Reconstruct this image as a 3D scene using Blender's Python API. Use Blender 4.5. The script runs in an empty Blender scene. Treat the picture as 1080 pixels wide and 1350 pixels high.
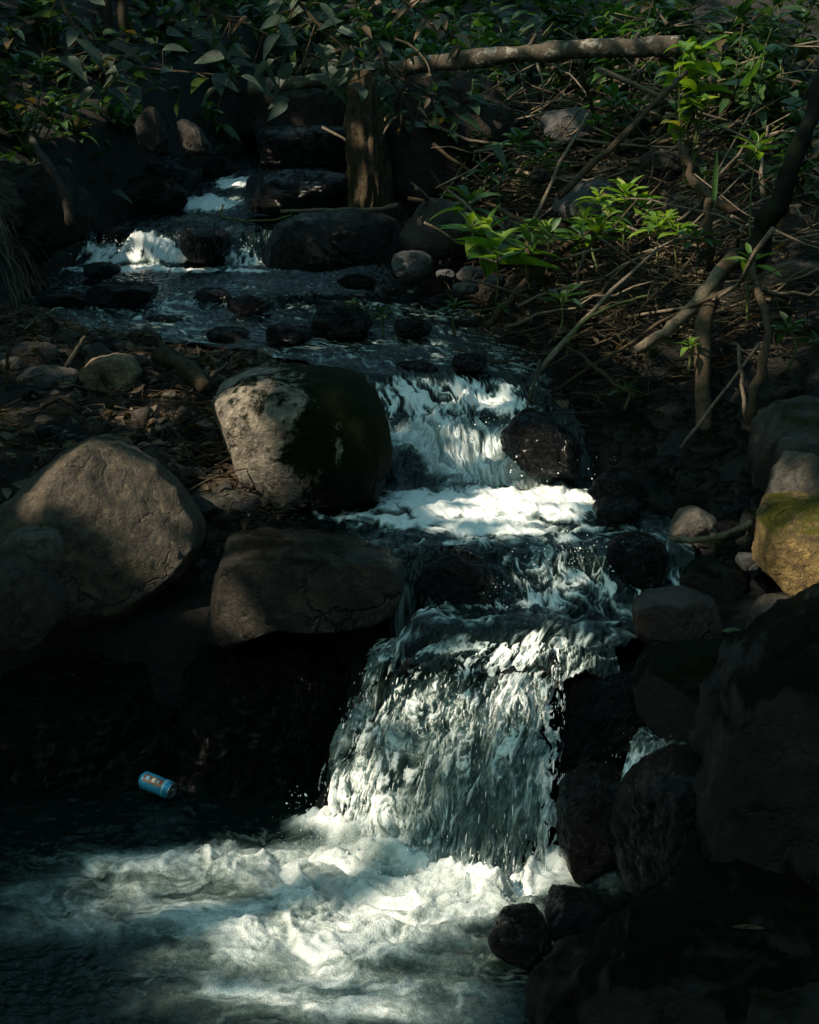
import bpy, bmesh, math, random
import numpy as np
from math import radians as R, sin, cos, tan, atan2, pi

# ------------------------------------------------------------------ scene, camera, light
sc = bpy.context.scene
C = sc.collection
CAM_H, PITCH, HFOV = 2.3, R(14), R(30)
cam_d = bpy.data.cameras.new('camera'); cam = bpy.data.objects.new('camera', cam_d); C.objects.link(cam)
cam_d.sensor_fit = 'HORIZONTAL'; cam_d.sensor_width = 36; cam_d.lens = 18 / tan(HFOV / 2)
cam_d.clip_start = 0.05; cam_d.clip_end = 500
cam.location = (0, 0, CAM_H); cam.rotation_euler = (pi / 2 - PITCH, 0, 0)
sc.camera = cam

SUN = np.array([-0.66, -0.36, 0.66]); SUN = SUN / np.linalg.norm(SUN)
SUN_EL = math.asin(SUN[2]); SUN_AZ = atan2(SUN[0], SUN[1])
w = bpy.data.worlds.new('World'); sc.world = w; w.use_nodes = True
nt = w.node_tree; nt.nodes.clear()
wo = nt.nodes.new('ShaderNodeOutputWorld'); bg = nt.nodes.new('ShaderNodeBackground')
sky = nt.nodes.new('ShaderNodeTexSky'); sky.sky_type = 'NISHITA'; sky.sun_disc = False
sky.sun_elevation = SUN_EL; sky.sun_rotation = SUN_AZ; sky.ozone_density = 1.0; sky.dust_density = 1.5
bg.inputs['Strength'].default_value = 0.10
tint = nt.nodes.new('ShaderNodeMix'); tint.data_type = 'RGBA'; tint.blend_type = 'MULTIPLY'; tint.inputs[0].default_value = 1.0
tint.inputs[7].default_value = (0.68, 1.0, 0.76, 1)
nt.links.new(sky.outputs[0], tint.inputs[6]); nt.links.new(tint.outputs[2], bg.inputs['Color']); nt.links.new(bg.outputs[0], wo.inputs[0])
sl = bpy.data.lights.new('sun', 'SUN'); sl.energy = 3.4; sl.angle = R(0.5); sl.color = (1.0, 0.86, 0.68)
so = bpy.data.objects.new('sun', sl); C.objects.link(so)
from mathutils import Vector, Matrix
so.rotation_euler = Vector(tuple(SUN)).to_track_quat('Z', 'Y').to_euler(); so.location = tuple(SUN * 40)
sc.view_settings.view_transform = 'Standard'; sc.view_settings.look = 'None'
sc.view_settings.gamma = 1.0; sc.view_settings.use_curve_mapping = False
sc.view_settings.exposure = 1.35
sc.cycles.use_denoising = True
sc.cycles.max_bounces = 6; sc.cycles.diffuse_bounces = 3; sc.cycles.glossy_bounces = 3
sc.cycles.transmission_bounces = 4; sc.cycles.caustics_reflective = False; sc.cycles.caustics_refractive = False
rng = np.random.default_rng(7)
random.seed(7)

# ------------------------------------------------------------------ helpers
FPX = 540 / tan(HFOV / 2)
def ray(px, py):
    a = (px - 540) / FPX; u = (675 - py) / FPX
    return np.array([a, cos(PITCH) + u * sin(PITCH), -sin(PITCH) + u * cos(PITCH)])
def P(px, py, Y):
    d = ray(px, py); t = Y / d[1]
    return np.array([d[0] * t, Y, CAM_H + d[2] * t])
def PZ(px, py, z):
    d = ray(px, py); t = (z - CAM_H) / d[2]
    return np.array([d[0] * t, d[1] * t, z])
def sst(a, b, x):
    t = np.clip((x - a) / (b - a), 0, 1); return t * t * (3 - 2 * t)

_perm = np.random.default_rng(11).permutation(256).astype(np.int64)
_perm = np.concatenate([_perm, _perm, _perm])
_g = np.random.default_rng(12).normal(size=(256, 3)); _g /= np.linalg.norm(_g, axis=1)[:, None]
def perlin(p):
    p = np.asarray(p, float); i = np.floor(p).astype(np.int64); f = p - i; i &= 255
    u = f * f * f * (f * (f * 6 - 15) + 10); out = np.zeros(len(p))
    for dx in (0, 1):
        wx = u[:, 0] if dx else 1 - u[:, 0]
        for dy in (0, 1):
            wy = u[:, 1] if dy else 1 - u[:, 1]
            for dz in (0, 1):
                wz = u[:, 2] if dz else 1 - u[:, 2]
                h = _perm[_perm[_perm[(i[:, 0] + dx)] + ((i[:, 1] + dy) & 255)] + ((i[:, 2] + dz) & 255)]
                g = _g[h]
                out += wx * wy * wz * (g[:, 0] * (f[:, 0] - dx) + g[:, 1] * (f[:, 1] - dy) + g[:, 2] * (f[:, 2] - dz))
    return out * 1.5
def fbm(p, o=4, gain=0.5, lac=2.03):
    p = np.asarray(p, float); s = np.zeros(len(p)); a = 1.0; q = p.copy()
    for k in range(o):
        s += a * perlin(q); q = q * lac + 17.3; a *= gain
    return s
def n2(x, y, sx, sy, o=4, seed=0.0, gain=0.5):
    return fbm(np.stack([np.ravel(x) * sx, np.ravel(y) * sy, np.full(np.size(x), seed)], 1), o, gain)

def mesh_from(name, V, F, mat=None, smooth=True, attrs=None):
    V = np.asarray(V, np.float32); me = bpy.data.meshes.new(name)
    if isinstance(F, np.ndarray): Fl = [F]
    else: Fl = [np.asarray(f) for f in F if len(f)]
    nl = sum(f.size for f in Fl); nf = sum(len(f) for f in Fl)
    me.vertices.add(len(V)); me.vertices.foreach_set('co', V.ravel())
    me.loops.add(nl); me.polygons.add(nf)
    me.loops.foreach_set('vertex_index', np.concatenate([f.ravel() for f in Fl]).astype(np.int32))
    tot = np.concatenate([np.full(len(f), f.shape[1]) for f in Fl]); st = np.concatenate([[0], np.cumsum(tot)[:-1]])
    me.polygons.foreach_set('loop_start', st.astype(np.int32))
    me.polygons.foreach_set('loop_total', tot.astype(np.int32))
    me.polygons.foreach_set('use_smooth', np.full(nf, smooth))
    me.update(calc_edges=True); me.validate()
    if attrs:
        for k, v in attrs.items():
            a = me.attributes.new(k, 'FLOAT', 'POINT'); a.data.foreach_set('value', np.asarray(v, np.float32))
    if mat: me.materials.append(mat)
    return me
def obj(name, V, F, mat, loc=None, parent=None, smooth=True, attrs=None):
    V = np.asarray(V, float)
    if loc is None: loc = np.zeros(3)
    base = np.asarray(loc, float)
    o = bpy.data.objects.new(name, mesh_from(name, V - base, F, mat, smooth, attrs)); C.objects.link(o)
    if parent is not None:
        o.parent = parent; o.location = tuple(base - np.array(parent.location))
    else: o.location = tuple(base)
    return o
def tag(o, label=None, cat=None, group=None, kind=None):
    if label: o['label'] = label
    if cat: o['category'] = cat
    if group: o['group'] = group
    if kind: o['kind'] = kind
    return o
def thing(name, loc, label, cat, group=None):
    o = bpy.data.objects.new(name, None); o.location = tuple(loc); o.empty_display_size = 0.1
    C.objects.link(o); return tag(o, label, cat, group)

class MB:                      # collects several sub meshes into one
    def __init__(s): s.V = []; s.F = {}; s.n = 0
    def add(s, V, F):
        V = np.asarray(V, float)
        for f in (F if isinstance(F, list) else [F]):
            s.F.setdefault(f.shape[1], []).append(f + s.n)
        s.V.append(V); s.n += len(V)
    def get(s): return np.concatenate(s.V), [np.concatenate(f) for f in s.F.values()]
def grid_faces(r, c):
    i = np.arange((r - 1) * c).reshape(r - 1, c)[:, :-1].ravel()
    return np.stack([i, i + 1, i + c + 1, i + c], 1)
def tube(path, rad, sides=7, jit=0.0, seed=0):
    path = np.asarray(path, float); n = len(path); rad = np.broadcast_to(np.asarray(rad, float), (n,))
    T = np.gradient(path, axis=0); T /= np.linalg.norm(T, axis=1)[:, None] + 1e-9
    ref = np.array([0, 0, 1.0]) if abs(T[:, 2]).mean() < 0.8 else np.array([1.0, 0, 0])
    A = np.cross(T, ref); A /= np.linalg.norm(A, axis=1)[:, None] + 1e-9; B = np.cross(T, A)
    th = np.arange(sides) * 2 * pi / sides
    V = path[:, None] + rad[:, None, None] * (np.cos(th)[None, :, None] * A[:, None] + np.sin(th)[None, :, None] * B[:, None])
    if jit:
        q = V.reshape(-1, 3) / (rad.mean() * 4) + seed * 3.7
        k = 1 + jit * fbm(q, 3)
        V = (path[:, None] + (V - path[:, None]) * k.reshape(n, sides)[:, :, None])
    V = V.reshape(-1, 3); F = []
    i = np.arange(n - 1)[:, None] * sides; j = np.arange(sides)[None, :]; j2 = (j + 1) % sides
    F = np.stack([(i + j).ravel(), (i + j2).ravel(), (i + sides + j2).ravel(), (i + sides + j).ravel()], 1)
    V = np.concatenate([V, path[:1], path[-1:]]); c0 = n * sides
    k = np.arange(sides); k2 = (k + 1) % sides
    F3 = np.concatenate([np.stack([np.full(sides, c0), k2, k], 1),
                         np.stack([np.full(sides, c0 + 1), (n - 1) * sides + k, (n - 1) * sides + k2], 1)])
    return V, [F, F3]
def curve(pts, n=14):          # smooth path through points
    pts = np.asarray(pts, float); m = len(pts)
    if m == 2: return pts[0] + (pts[1] - pts[0]) * np.linspace(0, 1, n)[:, None]
    q = np.concatenate([[2 * pts[0] - pts[1]], pts, [2 * pts[-1] - pts[-2]]]); out = []
    for t in np.linspace(0, m - 1 - 1e-6, n):
        k = int(t); f = t - k; a, b, c, d = q[k], q[k + 1], q[k + 2], q[k + 3]
        out.append(0.5 * (2 * b + (c - a) * f + (2 * a - 5 * b + 4 * c - d) * f * f + (3 * b - a - 3 * c + d) * f ** 3))
    return np.array(out)

# ------------------------------------------------------------------ materials
def new_mat(name):
    m = bpy.data.materials.new(name); m.use_nodes = True; t = m.node_tree; t.nodes.clear()
    o = t.nodes.new('ShaderNodeOutputMaterial'); return m, t, o
def N(t, typ, ins=None, **kw):
    n = t.nodes.new(typ)
    for k, v in kw.items(): setattr(n, k, v)
    for k, v in (ins or {}).items():
        if isinstance(v, bpy.types.NodeSocket): t.links.new(v, n.inputs[k])
        else: n.inputs[k].default_value = v
    return n
def math_(t, op, a, b=0.0, c=None, clamp=False):
    d = {0: a, 1: b}
    if c is not None: d[2] = c
    return N(t, 'ShaderNodeMath', d, operation=op, use_clamp=clamp).outputs[0]
def mapr(t, v, a, b, c=0.0, d=1.0):
    return N(t, 'ShaderNodeMapRange', {0: v, 1: a, 2: b, 3: c, 4: d}, clamp=True).outputs[0]
def mixc(t, f, a, b, blend='MIX'):
    n = N(t, 'ShaderNodeMix', data_type='RGBA', blend_type=blend)
    for k, v in ((0, f), (6, a), (7, b)):
        if isinstance(v, bpy.types.NodeSocket): t.links.new(v, n.inputs[k])
        else: n.inputs[k].default_value = v if k == 0 else (*v, 1) if len(v) == 3 else v
    return n.outputs[2]
def noise(t, co, scale, det=6, rough=0.6, dist=0.0):
    return N(t, 'ShaderNodeTexNoise', {'Vector': co, 'Scale': scale, 'Detail': det, 'Roughness': rough, 'Distortion': dist}).outputs[0]

def rock_mat(name, dark, light, moss=(0.03, 0.05, 0.01), moss_amt=0.0, wet_z=None, rough=0.75, speck=0.35, wet_all=0.0,
             lichen=None, lichen_amt=0.0, bump=1.0, moss_dir=None):
    m, t, o = new_mat(name)
    co = N(t, 'ShaderNodeTexCoord').outputs['Object']
    geo = N(t, 'ShaderNodeNewGeometry')
    nz = N(t, 'ShaderNodeSeparateXYZ', {0: geo.outputs['Normal']}).outputs[2]
    pz = N(t, 'ShaderNodeSeparateXYZ', {0: geo.outputs['Position']}).outputs[2]
    a = noise(t, co, 3.2, 7, 0.65, 0.4); b = noise(t, co, 14, 8, 0.7); c = noise(t, co, 70, 4, 0.7)
    v = N(t, 'ShaderNodeTexVoronoi', {'Vector': co, 'Scale': 120.0}).outputs[0]
    col = mixc(t, mapr(t, a, 0.38, 0.64), dark, light)
    e = noise(t, co, 34, 6, 0.75, 0.6)
    col = mixc(t, mapr(t, b, 0.44, 0.62, 0, 0.85), col, tuple(x * 0.38 for x in dark))
    col = mixc(t, mapr(t, e, 0.50, 0.68, 0, 0.7), col, tuple(x * 0.35 for x in dark))
    col = mixc(t, mapr(t, e, 0.46, 0.34, 0, 0.6), col, tuple(min(1, x * 1.35) for x in light))
    col = mixc(t, mapr(t, c, 0.55, 0.75, 0, speck), col, tuple(min(1, x * 1.7) for x in light))
    col = mixc(t, mapr(t, v, 0.12, 0.0, 0, speck), col, tuple(x * 0.4 for x in dark))
    if lichen:
        l = noise(t, co, 8, 9, 0.72, 0.8)
        col = mixc(t, mapr(t, math_(t, 'ADD', l, math_(t, 'MULTIPLY', nz, 0.05)), 0.62 - 0.2 * lichen_amt, 0.70 - 0.2 * lichen_amt), col, lichen)
    wv = N(t, 'ShaderNodeVectorMath', {0: co, 1: N(t, 'ShaderNodeVectorMath', {0: N(t, 'ShaderNodeTexNoise', {'Vector': co, 'Scale': 4.0, 'Detail': 5.0}).outputs['Color'], 1: (.55, .55, .55)}, operation='MULTIPLY').outputs[0]}, operation='ADD').outputs[0]
    ve = N(t, 'ShaderNodeTexVoronoi', {'Vector': wv, 'Scale': 3.2}, feature='DISTANCE_TO_EDGE').outputs[0]
    crack = math_(t, 'MULTIPLY', mapr(t, ve, 0.0, 0.035, 1.0, 0.0), mapr(t, noise(t, co, 2.6, 2, .5), 0.44, 0.56))
    col = mixc(t, math_(t, 'MULTIPLY', crack, 0.8), col, tuple(x * 0.2 for x in dark))
    wetv = wet_all
    ro = rough
    if wet_z is not None:
        wf = mapr(t, math_(t, 'ADD', pz, math_(t, 'MULTIPLY', b, 0.16)), wet_z + 0.14, wet_z + 0.03)
        wetv = wf if wet_all == 0 else math_(t, 'MAXIMUM', wf, wet_all)
    mossf = None
    if moss_amt > 0:
        k = noise(t, co, 5, 8, 0.7, 0.5)
        md = nz if moss_dir is None else mapr(t, N(t, 'ShaderNodeVectorMath', {0: co, 1: moss_dir}, operation='DOT_PRODUCT').outputs['Value'], -1.0, 2.0, -1.3, 1.3)
        mv = math_(t, 'ADD', math_(t, 'MULTIPLY', md, 0.28 if moss_dir is None else 0.30), k if moss_dir is None else math_(t, 'MULTIPLY_ADD', math_(t, 'ADD', math_(t, 'MULTIPLY', k, .6), math_(t, 'MULTIPLY', b, .4)), 2.6, -0.8))
        mossf = mapr(t, mv, 0.86 - 0.42 * moss_amt, 0.98 - 0.42 * moss_amt)
        mcol = mixc(t, c, tuple(x * 0.45 for x in moss), tuple(x * 1.5 for x in moss))
        col = mixc(t, mossf, col, mcol)
    if not isinstance(wetv, float) or wetv > 0:
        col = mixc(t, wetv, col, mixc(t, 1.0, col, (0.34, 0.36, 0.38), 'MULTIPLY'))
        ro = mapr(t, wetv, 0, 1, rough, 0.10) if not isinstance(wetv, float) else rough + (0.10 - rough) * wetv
        rn = mapr(t, b, 0.3, 0.7, -0.05, 0.14)
        ro = math_(t, 'ADD', ro, rn)
    h = math_(t, 'ADD', math_(t, 'MULTIPLY', a, 0.6), math_(t, 'ADD', math_(t, 'MULTIPLY', b, 0.5), math_(t, 'ADD', math_(t, 'MULTIPLY', e, 0.35), math_(t, 'MULTIPLY', c, 0.24))))
    h = math_(t, 'SUBTRACT', h, math_(t, 'MULTIPLY', crack, 0.30))
    if mossf is not None:
        h = math_(t, 'ADD', h, math_(t, 'MULTIPLY', mossf, math_(t, 'MULTIPLY', noise(t, co, 160, 3, 0.7), 0.35)))
    bp = N(t, 'ShaderNodeBump', {'Strength': 0.9 * bump, 'Distance': 0.06, 'Height': h})
    p = N(t, 'ShaderNodeBsdfPrincipled', {'Base Color': col, 'Roughness': ro, 'Normal': bp.outputs[0]})
    if mossf is not None: t.links.new(mapr(t, mossf, 0, 1, 0.45, 0.08), p.inputs['Specular IOR Level'])
    t.links.new(p.outputs[0], o.inputs[0]); return m

def leaf_mat(name, c1, c2, c3=None, trans=0.4, rough=0.45, bump=True):
    m, t, o = new_mat(name)
    geo = N(t, 'ShaderNodeNewGeometry'); ri = geo.outputs['Random Per Island']
    co = N(t, 'ShaderNodeTexCoord').outputs['Object']
    col = mixc(t, ri, c1, c2)
    if c3: col = mixc(t, mapr(t, ri, 0.86, 0.9), col, c3)
    col = mixc(t, mapr(t, noise(t, co, 30, 4, 0.6), 0.35, 0.7, 0, 0.45), col, tuple(x * 0.5 for x in c1))
    bp = N(t, 'ShaderNodeBump', {'Strength': 0.35, 'Distance': 0.01, 'Height': noise(t, co, 60, 3, 0.6)})
    p = N(t, 'ShaderNodeBsdfPrincipled', {'Base Color': col, 'Roughness': rough, 'Normal': bp.outputs[0]})
    tr = N(t, 'ShaderNodeBsdfTranslucent', {'Color': mixc(t, 1.0, col, (1.5, 1.6, 0.6), 'MULTIPLY')})
    mx = N(t, 'ShaderNodeMixShader', {0: trans, 1: p.outputs[0], 2: tr.outputs[0]})
    t.links.new(mx.outputs[0], o.inputs[0]); return m

def bark_mat(name, c1, c2, spots=None, scale=30, moss=None):
    m, t, o = new_mat(name)
    co = N(t, 'ShaderNodeTexCoord').outputs['Object']
    a = noise(t, co, scale, 6, 0.7, 1.0); b = noise(t, co, scale * 0.25, 4, 0.6)
    col = mixc(t, mapr(t, a, 0.35, 0.68), c1, c2)
    if spots: col = mixc(t, mapr(t, noise(t, co, 16, 5, 0.65, 0.5), 0.54, 0.62), col, spots)
    if moss: col = mixc(t, mapr(t, b, 0.5, 0.62), col, moss)
    bp = N(t, 'ShaderNodeBump', {'Strength': 0.8, 'Distance': 0.012, 'Height': a})
    p = N(t, 'ShaderNodeBsdfPrincipled', {'Base Color': col, 'Roughness': 0.85, 'Specular IOR Level': 0.15, 'Normal': bp.outputs[0]})
    t.links.new(p.outputs[0], o.inputs[0]); return m

def water_mat(name, wcol=(0.006, 0.016, 0.015), fcol=(0.80, 0.84, 0.82), bub=260.0, stretch=(1, 1, 1), breakup=0.5, ripple=28.0, rs=0.25):
    m, t, o = new_mat(name)
    co = N(t, 'ShaderNodeTexCoord').outputs['Object']
    mp = N(t, 'ShaderNodeMapping', {0: co, 3: stretch}).outputs[0]
    f = N(t, 'ShaderNodeAttribute', attribute_name='foam').outputs['Fac']
    n1 = noise(t, mp, 45, 5, 0.65, 0.6); nf = noise(t, mp, 150, 3, 0.6)
    d = math_(t, 'ADD', math_(t, 'MULTIPLY', math_(t, 'SUBTRACT', n1, 0.5), breakup * 1.6),
              math_(t, 'MULTIPLY', math_(t, 'SUBTRACT', nf, 0.5), breakup))
    edge = math_(t, 'MULTIPLY', math_(t, 'MULTIPLY', f, math_(t, 'SUBTRACT', 1.15, f)), 3.4)
    fac = math_(t, 'ADD', f, math_(t, 'MULTIPLY', d, edge), clamp=True)
    r1 = noise(t, mp, ripple, 4, 0.6, 0.3); r2 = noise(t, mp, ripple * 4, 3, 0.6)
    hw = math_(t, 'ADD', r1, math_(t, 'MULTIPLY', r2, 0.3))
    bw = N(t, 'ShaderNodeBump', {'Strength': rs, 'Distance': 0.05, 'Height': hw})
    wp = N(t, 'ShaderNodeBsdfPrincipled', {'Base Color': (*wcol, 1), 'Roughness': 0.05, 'IOR': 1.33, 'Normal': bw.outputs[0]})
    v = N(t, 'ShaderNodeTexVoronoi', {'Vector': co, 'Scale': bub}).outputs[0]
    hf = math_(t, 'ADD', math_(t, 'MULTIPLY', n1, 0.8), math_(t, 'ADD', math_(t, 'MULTIPLY', nf, 0.5), math_(t, 'MULTIPLY', v, 0.4)))
    bf = N(t, 'ShaderNodeBump', {'Strength': 0.4, 'Distance': 0.02, 'Height': hf})
    fc = mixc(t, mapr(t, f, 0.25, 0.95), (0.34, 0.46, 0.42), fcol)
    fp = N(t, 'ShaderNodeBsdfPrincipled', {'Base Color': fc, 'Roughness': 0.3, 'Normal': bf.outputs[0], 'Subsurface Weight': 0.4, 'Subsurface Radius': (1.0, 1.0, 0.9), 'Subsurface Scale': 0.012})
    mx = N(t, 'ShaderNodeMixShader', {0: fac, 1: wp.outputs[0], 2: fp.outputs[0]})
    t.links.new(mx.outputs[0], o.inputs[0]); return m

M = {}
M['golden'] = rock_mat('golden granite', (0.13, 0.09, 0.045), (0.30, 0.22, 0.12), speck=0.4)
M['granite'] = rock_mat('granite', (0.0645, 0.0570, 0.0446), (0.1339, 0.1166, 0.0893), (0.0223, 0.0273, 0.0059), 0.25)
M['granite_wet'] = rock_mat('wet granite', (0.0595, 0.0546, 0.0446), (0.1339, 0.1166, 0.0893), (0.0149, 0.0223, 0.0050), 0.35, wet_z=0.85)
M['half_moss'] = rock_mat('half mossy granite', (0.12, 0.105, 0.08), (0.34, 0.29, 0.215), (0.010, 0.015, 0.004), 1.0, wet_z=0.95, moss_dir=(5.0, 0.0, 2.0))
M['brown_rock'] = rock_mat('brown rock', (0.0289, 0.0227, 0.0165), (0.0619, 0.0475, 0.0330), (0.0206, 0.0227, 0.0049), 0.3)
M['gold_rock'] = rock_mat('lichen rock', (0.20, 0.13, 0.045), (0.46, 0.31, 0.10), (0.20, 0.19, 0.03), 0.46, lichen=(0.40, 0.30, 0.07), lichen_amt=0.15, bump=1.6)
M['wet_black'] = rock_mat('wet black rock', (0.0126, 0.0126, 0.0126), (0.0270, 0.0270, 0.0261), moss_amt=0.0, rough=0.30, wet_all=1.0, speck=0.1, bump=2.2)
M['red_rock'] = rock_mat('red brown rock', (0.0336, 0.0182, 0.0125), (0.0672, 0.0360, 0.0240), moss_amt=0.0, rough=0.6, wet_all=0.3, speck=0.2)
M['red_wet'] = rock_mat('wet red brown rock', (0.0288, 0.0192, 0.0168), (0.0624, 0.0384, 0.0312), moss_amt=0.0, rough=0.4, wet_all=0.95, speck=0.2, bump=2.2)
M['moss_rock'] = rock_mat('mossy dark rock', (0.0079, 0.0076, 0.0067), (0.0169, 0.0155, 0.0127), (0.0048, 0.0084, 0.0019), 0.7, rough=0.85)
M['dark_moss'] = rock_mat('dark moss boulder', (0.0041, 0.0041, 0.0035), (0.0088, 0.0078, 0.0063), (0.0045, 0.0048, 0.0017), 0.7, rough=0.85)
M['grey_rock'] = rock_mat('grey rock', (0.0520, 0.0520, 0.0510), (0.1040, 0.1040, 0.0988), moss_amt=0.1)
M['soil'] = rock_mat('soil', (0.0088, 0.0072, 0.0050), (0.0220, 0.0165, 0.0110), (0.0165, 0.0248, 0.0055), 0.25, wet_z=None, rough=0.9, speck=0.2, bump=1.6)
M['earth'] = rock_mat('earth', (0.0220, 0.0176, 0.0123), (0.0484, 0.0374, 0.0242), (0.0176, 0.0220, 0.0053), 0.45, rough=0.9, bump=1.6)
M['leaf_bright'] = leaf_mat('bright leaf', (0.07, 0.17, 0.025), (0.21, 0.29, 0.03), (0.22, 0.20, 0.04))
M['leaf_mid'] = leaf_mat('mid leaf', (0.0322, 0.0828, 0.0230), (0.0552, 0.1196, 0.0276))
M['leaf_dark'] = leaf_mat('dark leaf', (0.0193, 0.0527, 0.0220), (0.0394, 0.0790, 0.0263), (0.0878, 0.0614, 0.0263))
M['leaf_grey'] = leaf_mat('grey green leaf', (0.0360, 0.0612, 0.0396), (0.0612, 0.0864, 0.0540), (0.0864, 0.0540, 0.0288), rough=0.5)
M['leaf_dead'] = leaf_mat('dead leaf', (0.0845, 0.0553, 0.0292), (0.1430, 0.1040, 0.0585), trans=0.15, rough=0.7)
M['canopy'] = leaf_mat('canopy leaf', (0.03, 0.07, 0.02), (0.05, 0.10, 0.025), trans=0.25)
M['stem'] = bark_mat('green stem', (0.05, 0.07, 0.025), (0.10, 0.11, 0.04))
M['stick'] = bark_mat('grey stick', (0.0690, 0.0552, 0.0379), (0.1955, 0.1587, 0.1127), scale=40)
M['stick_dark'] = bark_mat('brown stick', (0.0325, 0.0234, 0.0143), (0.0845, 0.0618, 0.0390), scale=40)
M['log'] = bark_mat('lichen log', (0.0394, 0.0326, 0.0236), (0.0900, 0.0731, 0.0535), spots=(0.2025, 0.1913, 0.1631), scale=26)
M['trunk'] = bark_mat('dark trunk', (0.0154, 0.0121, 0.0088), (0.0385, 0.0303, 0.0220), scale=18, moss=(0.0165, 0.0231, 0.0066))
M['trunk_tan'] = bark_mat('tan trunk', (0.0165, 0.0128, 0.0083), (0.0788, 0.0562, 0.0338), scale=22, moss=(0.0150, 0.0165, 0.0060))
M['root'] = bark_mat('pale root', (0.0175, 0.0150, 0.0120), (0.0550, 0.0475, 0.0390), scale=22)
M['stream'] = water_mat('stream water', wcol=(0.003, 0.007, 0.0065), stretch=(1.6, 0.9, 1.0), ripple=18, rs=0.42)
M['pool'] = water_mat('pool water', wcol=(0.004, 0.010, 0.009), breakup=0.5, ripple=22, rs=0.25, bub=150)
M['fall'] = water_mat('falling water', wcol=(0.04, 0.068, 0.063), stretch=(1.8, 1.8, 0.7), breakup=0.28, ripple=30, rs=0.5, bub=140)
def drop_mat():
    m, t, o = new_mat('white water')
    p = N(t, 'ShaderNodeBsdfPrincipled', {'Base Color': (0.80, 0.84, 0.82, 1), 'Roughness': 0.12, 'IOR': 1.33})
    t.links.new(p.outputs[0], o.inputs[0]); return m
M['drop'] = drop_mat()

# ------------------------------------------------------------------ terrain
YS = [-6, 4.60, 5.10, 5.40, 5.6, 6.6, 7.3, 9.0, 11.0, 11.4, 13.0, 14.0, 16, 20, 40]
def bed(y): return np.interp(y, [-6, 4.6, 4.95, 5.3, 5.6, 6.5, 7.2, 9, 11.0, 11.4, 13, 14, 16, 20, 30, 60],
                             [-.4, -.4, .40, .46, .58, .62, .92, 1.08, 1.2, 1.4, 1.72, 1.95, 2.6, 4.2, 9, 14])
WL_Y = [-6, 4.3, 4.9, 5.15, 5.6, 6.2, 6.7, 7.2, 8.0, 8.35, 8.9, 10, 11, 12.5, 14.5, 60]
WL_L = [-1.7, -1.6, -0.16, -0.14, -0.36, -0.42, -0.26, -0.16, -0.70, -1.5, -2.3, -2.42, -2.40, -1.95, -1.4, -1.4]
WL_R = [0.62, 0.62, 0.58, 0.85, 0.95, 0.92, 0.72, 0.60, 0.50, 0.45, 0.38, 0.05, -0.15, -0.45, -0.6, -0.6]
def left_e(y): return np.interp(y, WL_Y, WL_L)
def right_e(y): return np.interp(y, WL_Y, WL_R)
def left_h(y): return np.interp(y, [-6, 4.9, 5.15, 5.45, 5.8, 6.2, 7, 8, 9, 9.6, 10.2, 11, 12, 14, 16, 20, 30, 60],
                                [.1, -.35, -.3, .50, .70, .92, 1.03, 1.14, 1.33, 1.75, 1.9, 2.05, 2.35, 3.0, 3.6, 5, 10, 15])
def right_h(y): return np.interp(y, [-6, 3, 4.4, 5, 6, 7, 7.5, 8.5, 9.3, 10.4, 12, 14, 16, 20, 30, 60],
                                 [.15, .2, .3, .6, .75, 1.02, 1.2, 1.4, 1.5, 1.72, 2.2, 2.85, 3.6, 5, 10, 15])
def ground(x, y, detail=True):
    x = np.asarray(x, float); y = np.asarray(y, float); sh = x.shape; x = x.ravel(); y = y.ravel()
    b = bed(y); L = left_e(y); Rr = right_e(y)
    dl = L - x; dr = x - Rr
    ls = np.where(y > 9, 0.45, 0.04); rs = np.where(y > 5, 0.25, 0.15)
    zl = left_h(y) + ls * np.clip(dl - 0.1, 0, 12); zr = right_h(y) + rs * np.clip(dr - 0.1, 0, 12)
    tl = sst(-0.05, 0.22, dl); tr = sst(-0.02, 0.25, dr)
    z = b * (1 - tl) * (1 - tr) + zl * tl + zr * tr
    if detail:
        z = z + 0.05 * n2(x, y, 1.6, 1.6, 4, 3.3) + 0.02 * n2(x, y, 7, 7, 3, 9.1)
    return z.reshape(sh)
def gz(x, y): return float(ground(np.array([x]), np.array([y]))[0])

def axis(lo, hi, fine_lo, fine_hi, step):
    f = np.arange(fine_lo, fine_hi, step); a = [fine_lo]; s = step
    while a[-1] > lo: s *= 1.25; a.append(a[-1] - s)
    b = [fine_hi]; s = step
    while b[-1] < hi: s *= 1.25; b.append(b[-1] + s)
    return np.unique(np.concatenate([a[::-1], f, b]))
gx = axis(-60, 60, -3.6, 3.6, 0.035); gy = axis(-40, 90, 2.6, 15.5, 0.04)
XX, YY = np.meshgrid(gx, gy)
ZZ = ground(XX, YY)
ZZ = ZZ + np.where(np.abs(XX) > 8, (np.abs(XX) - 8) * 0.15, 0)
tag(obj('ground', np.stack([XX.ravel(), YY.ravel(), ZZ.ravel()], 1), grid_faces(len(gy), len(gx)), M['soil']), kind='structure')

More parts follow.
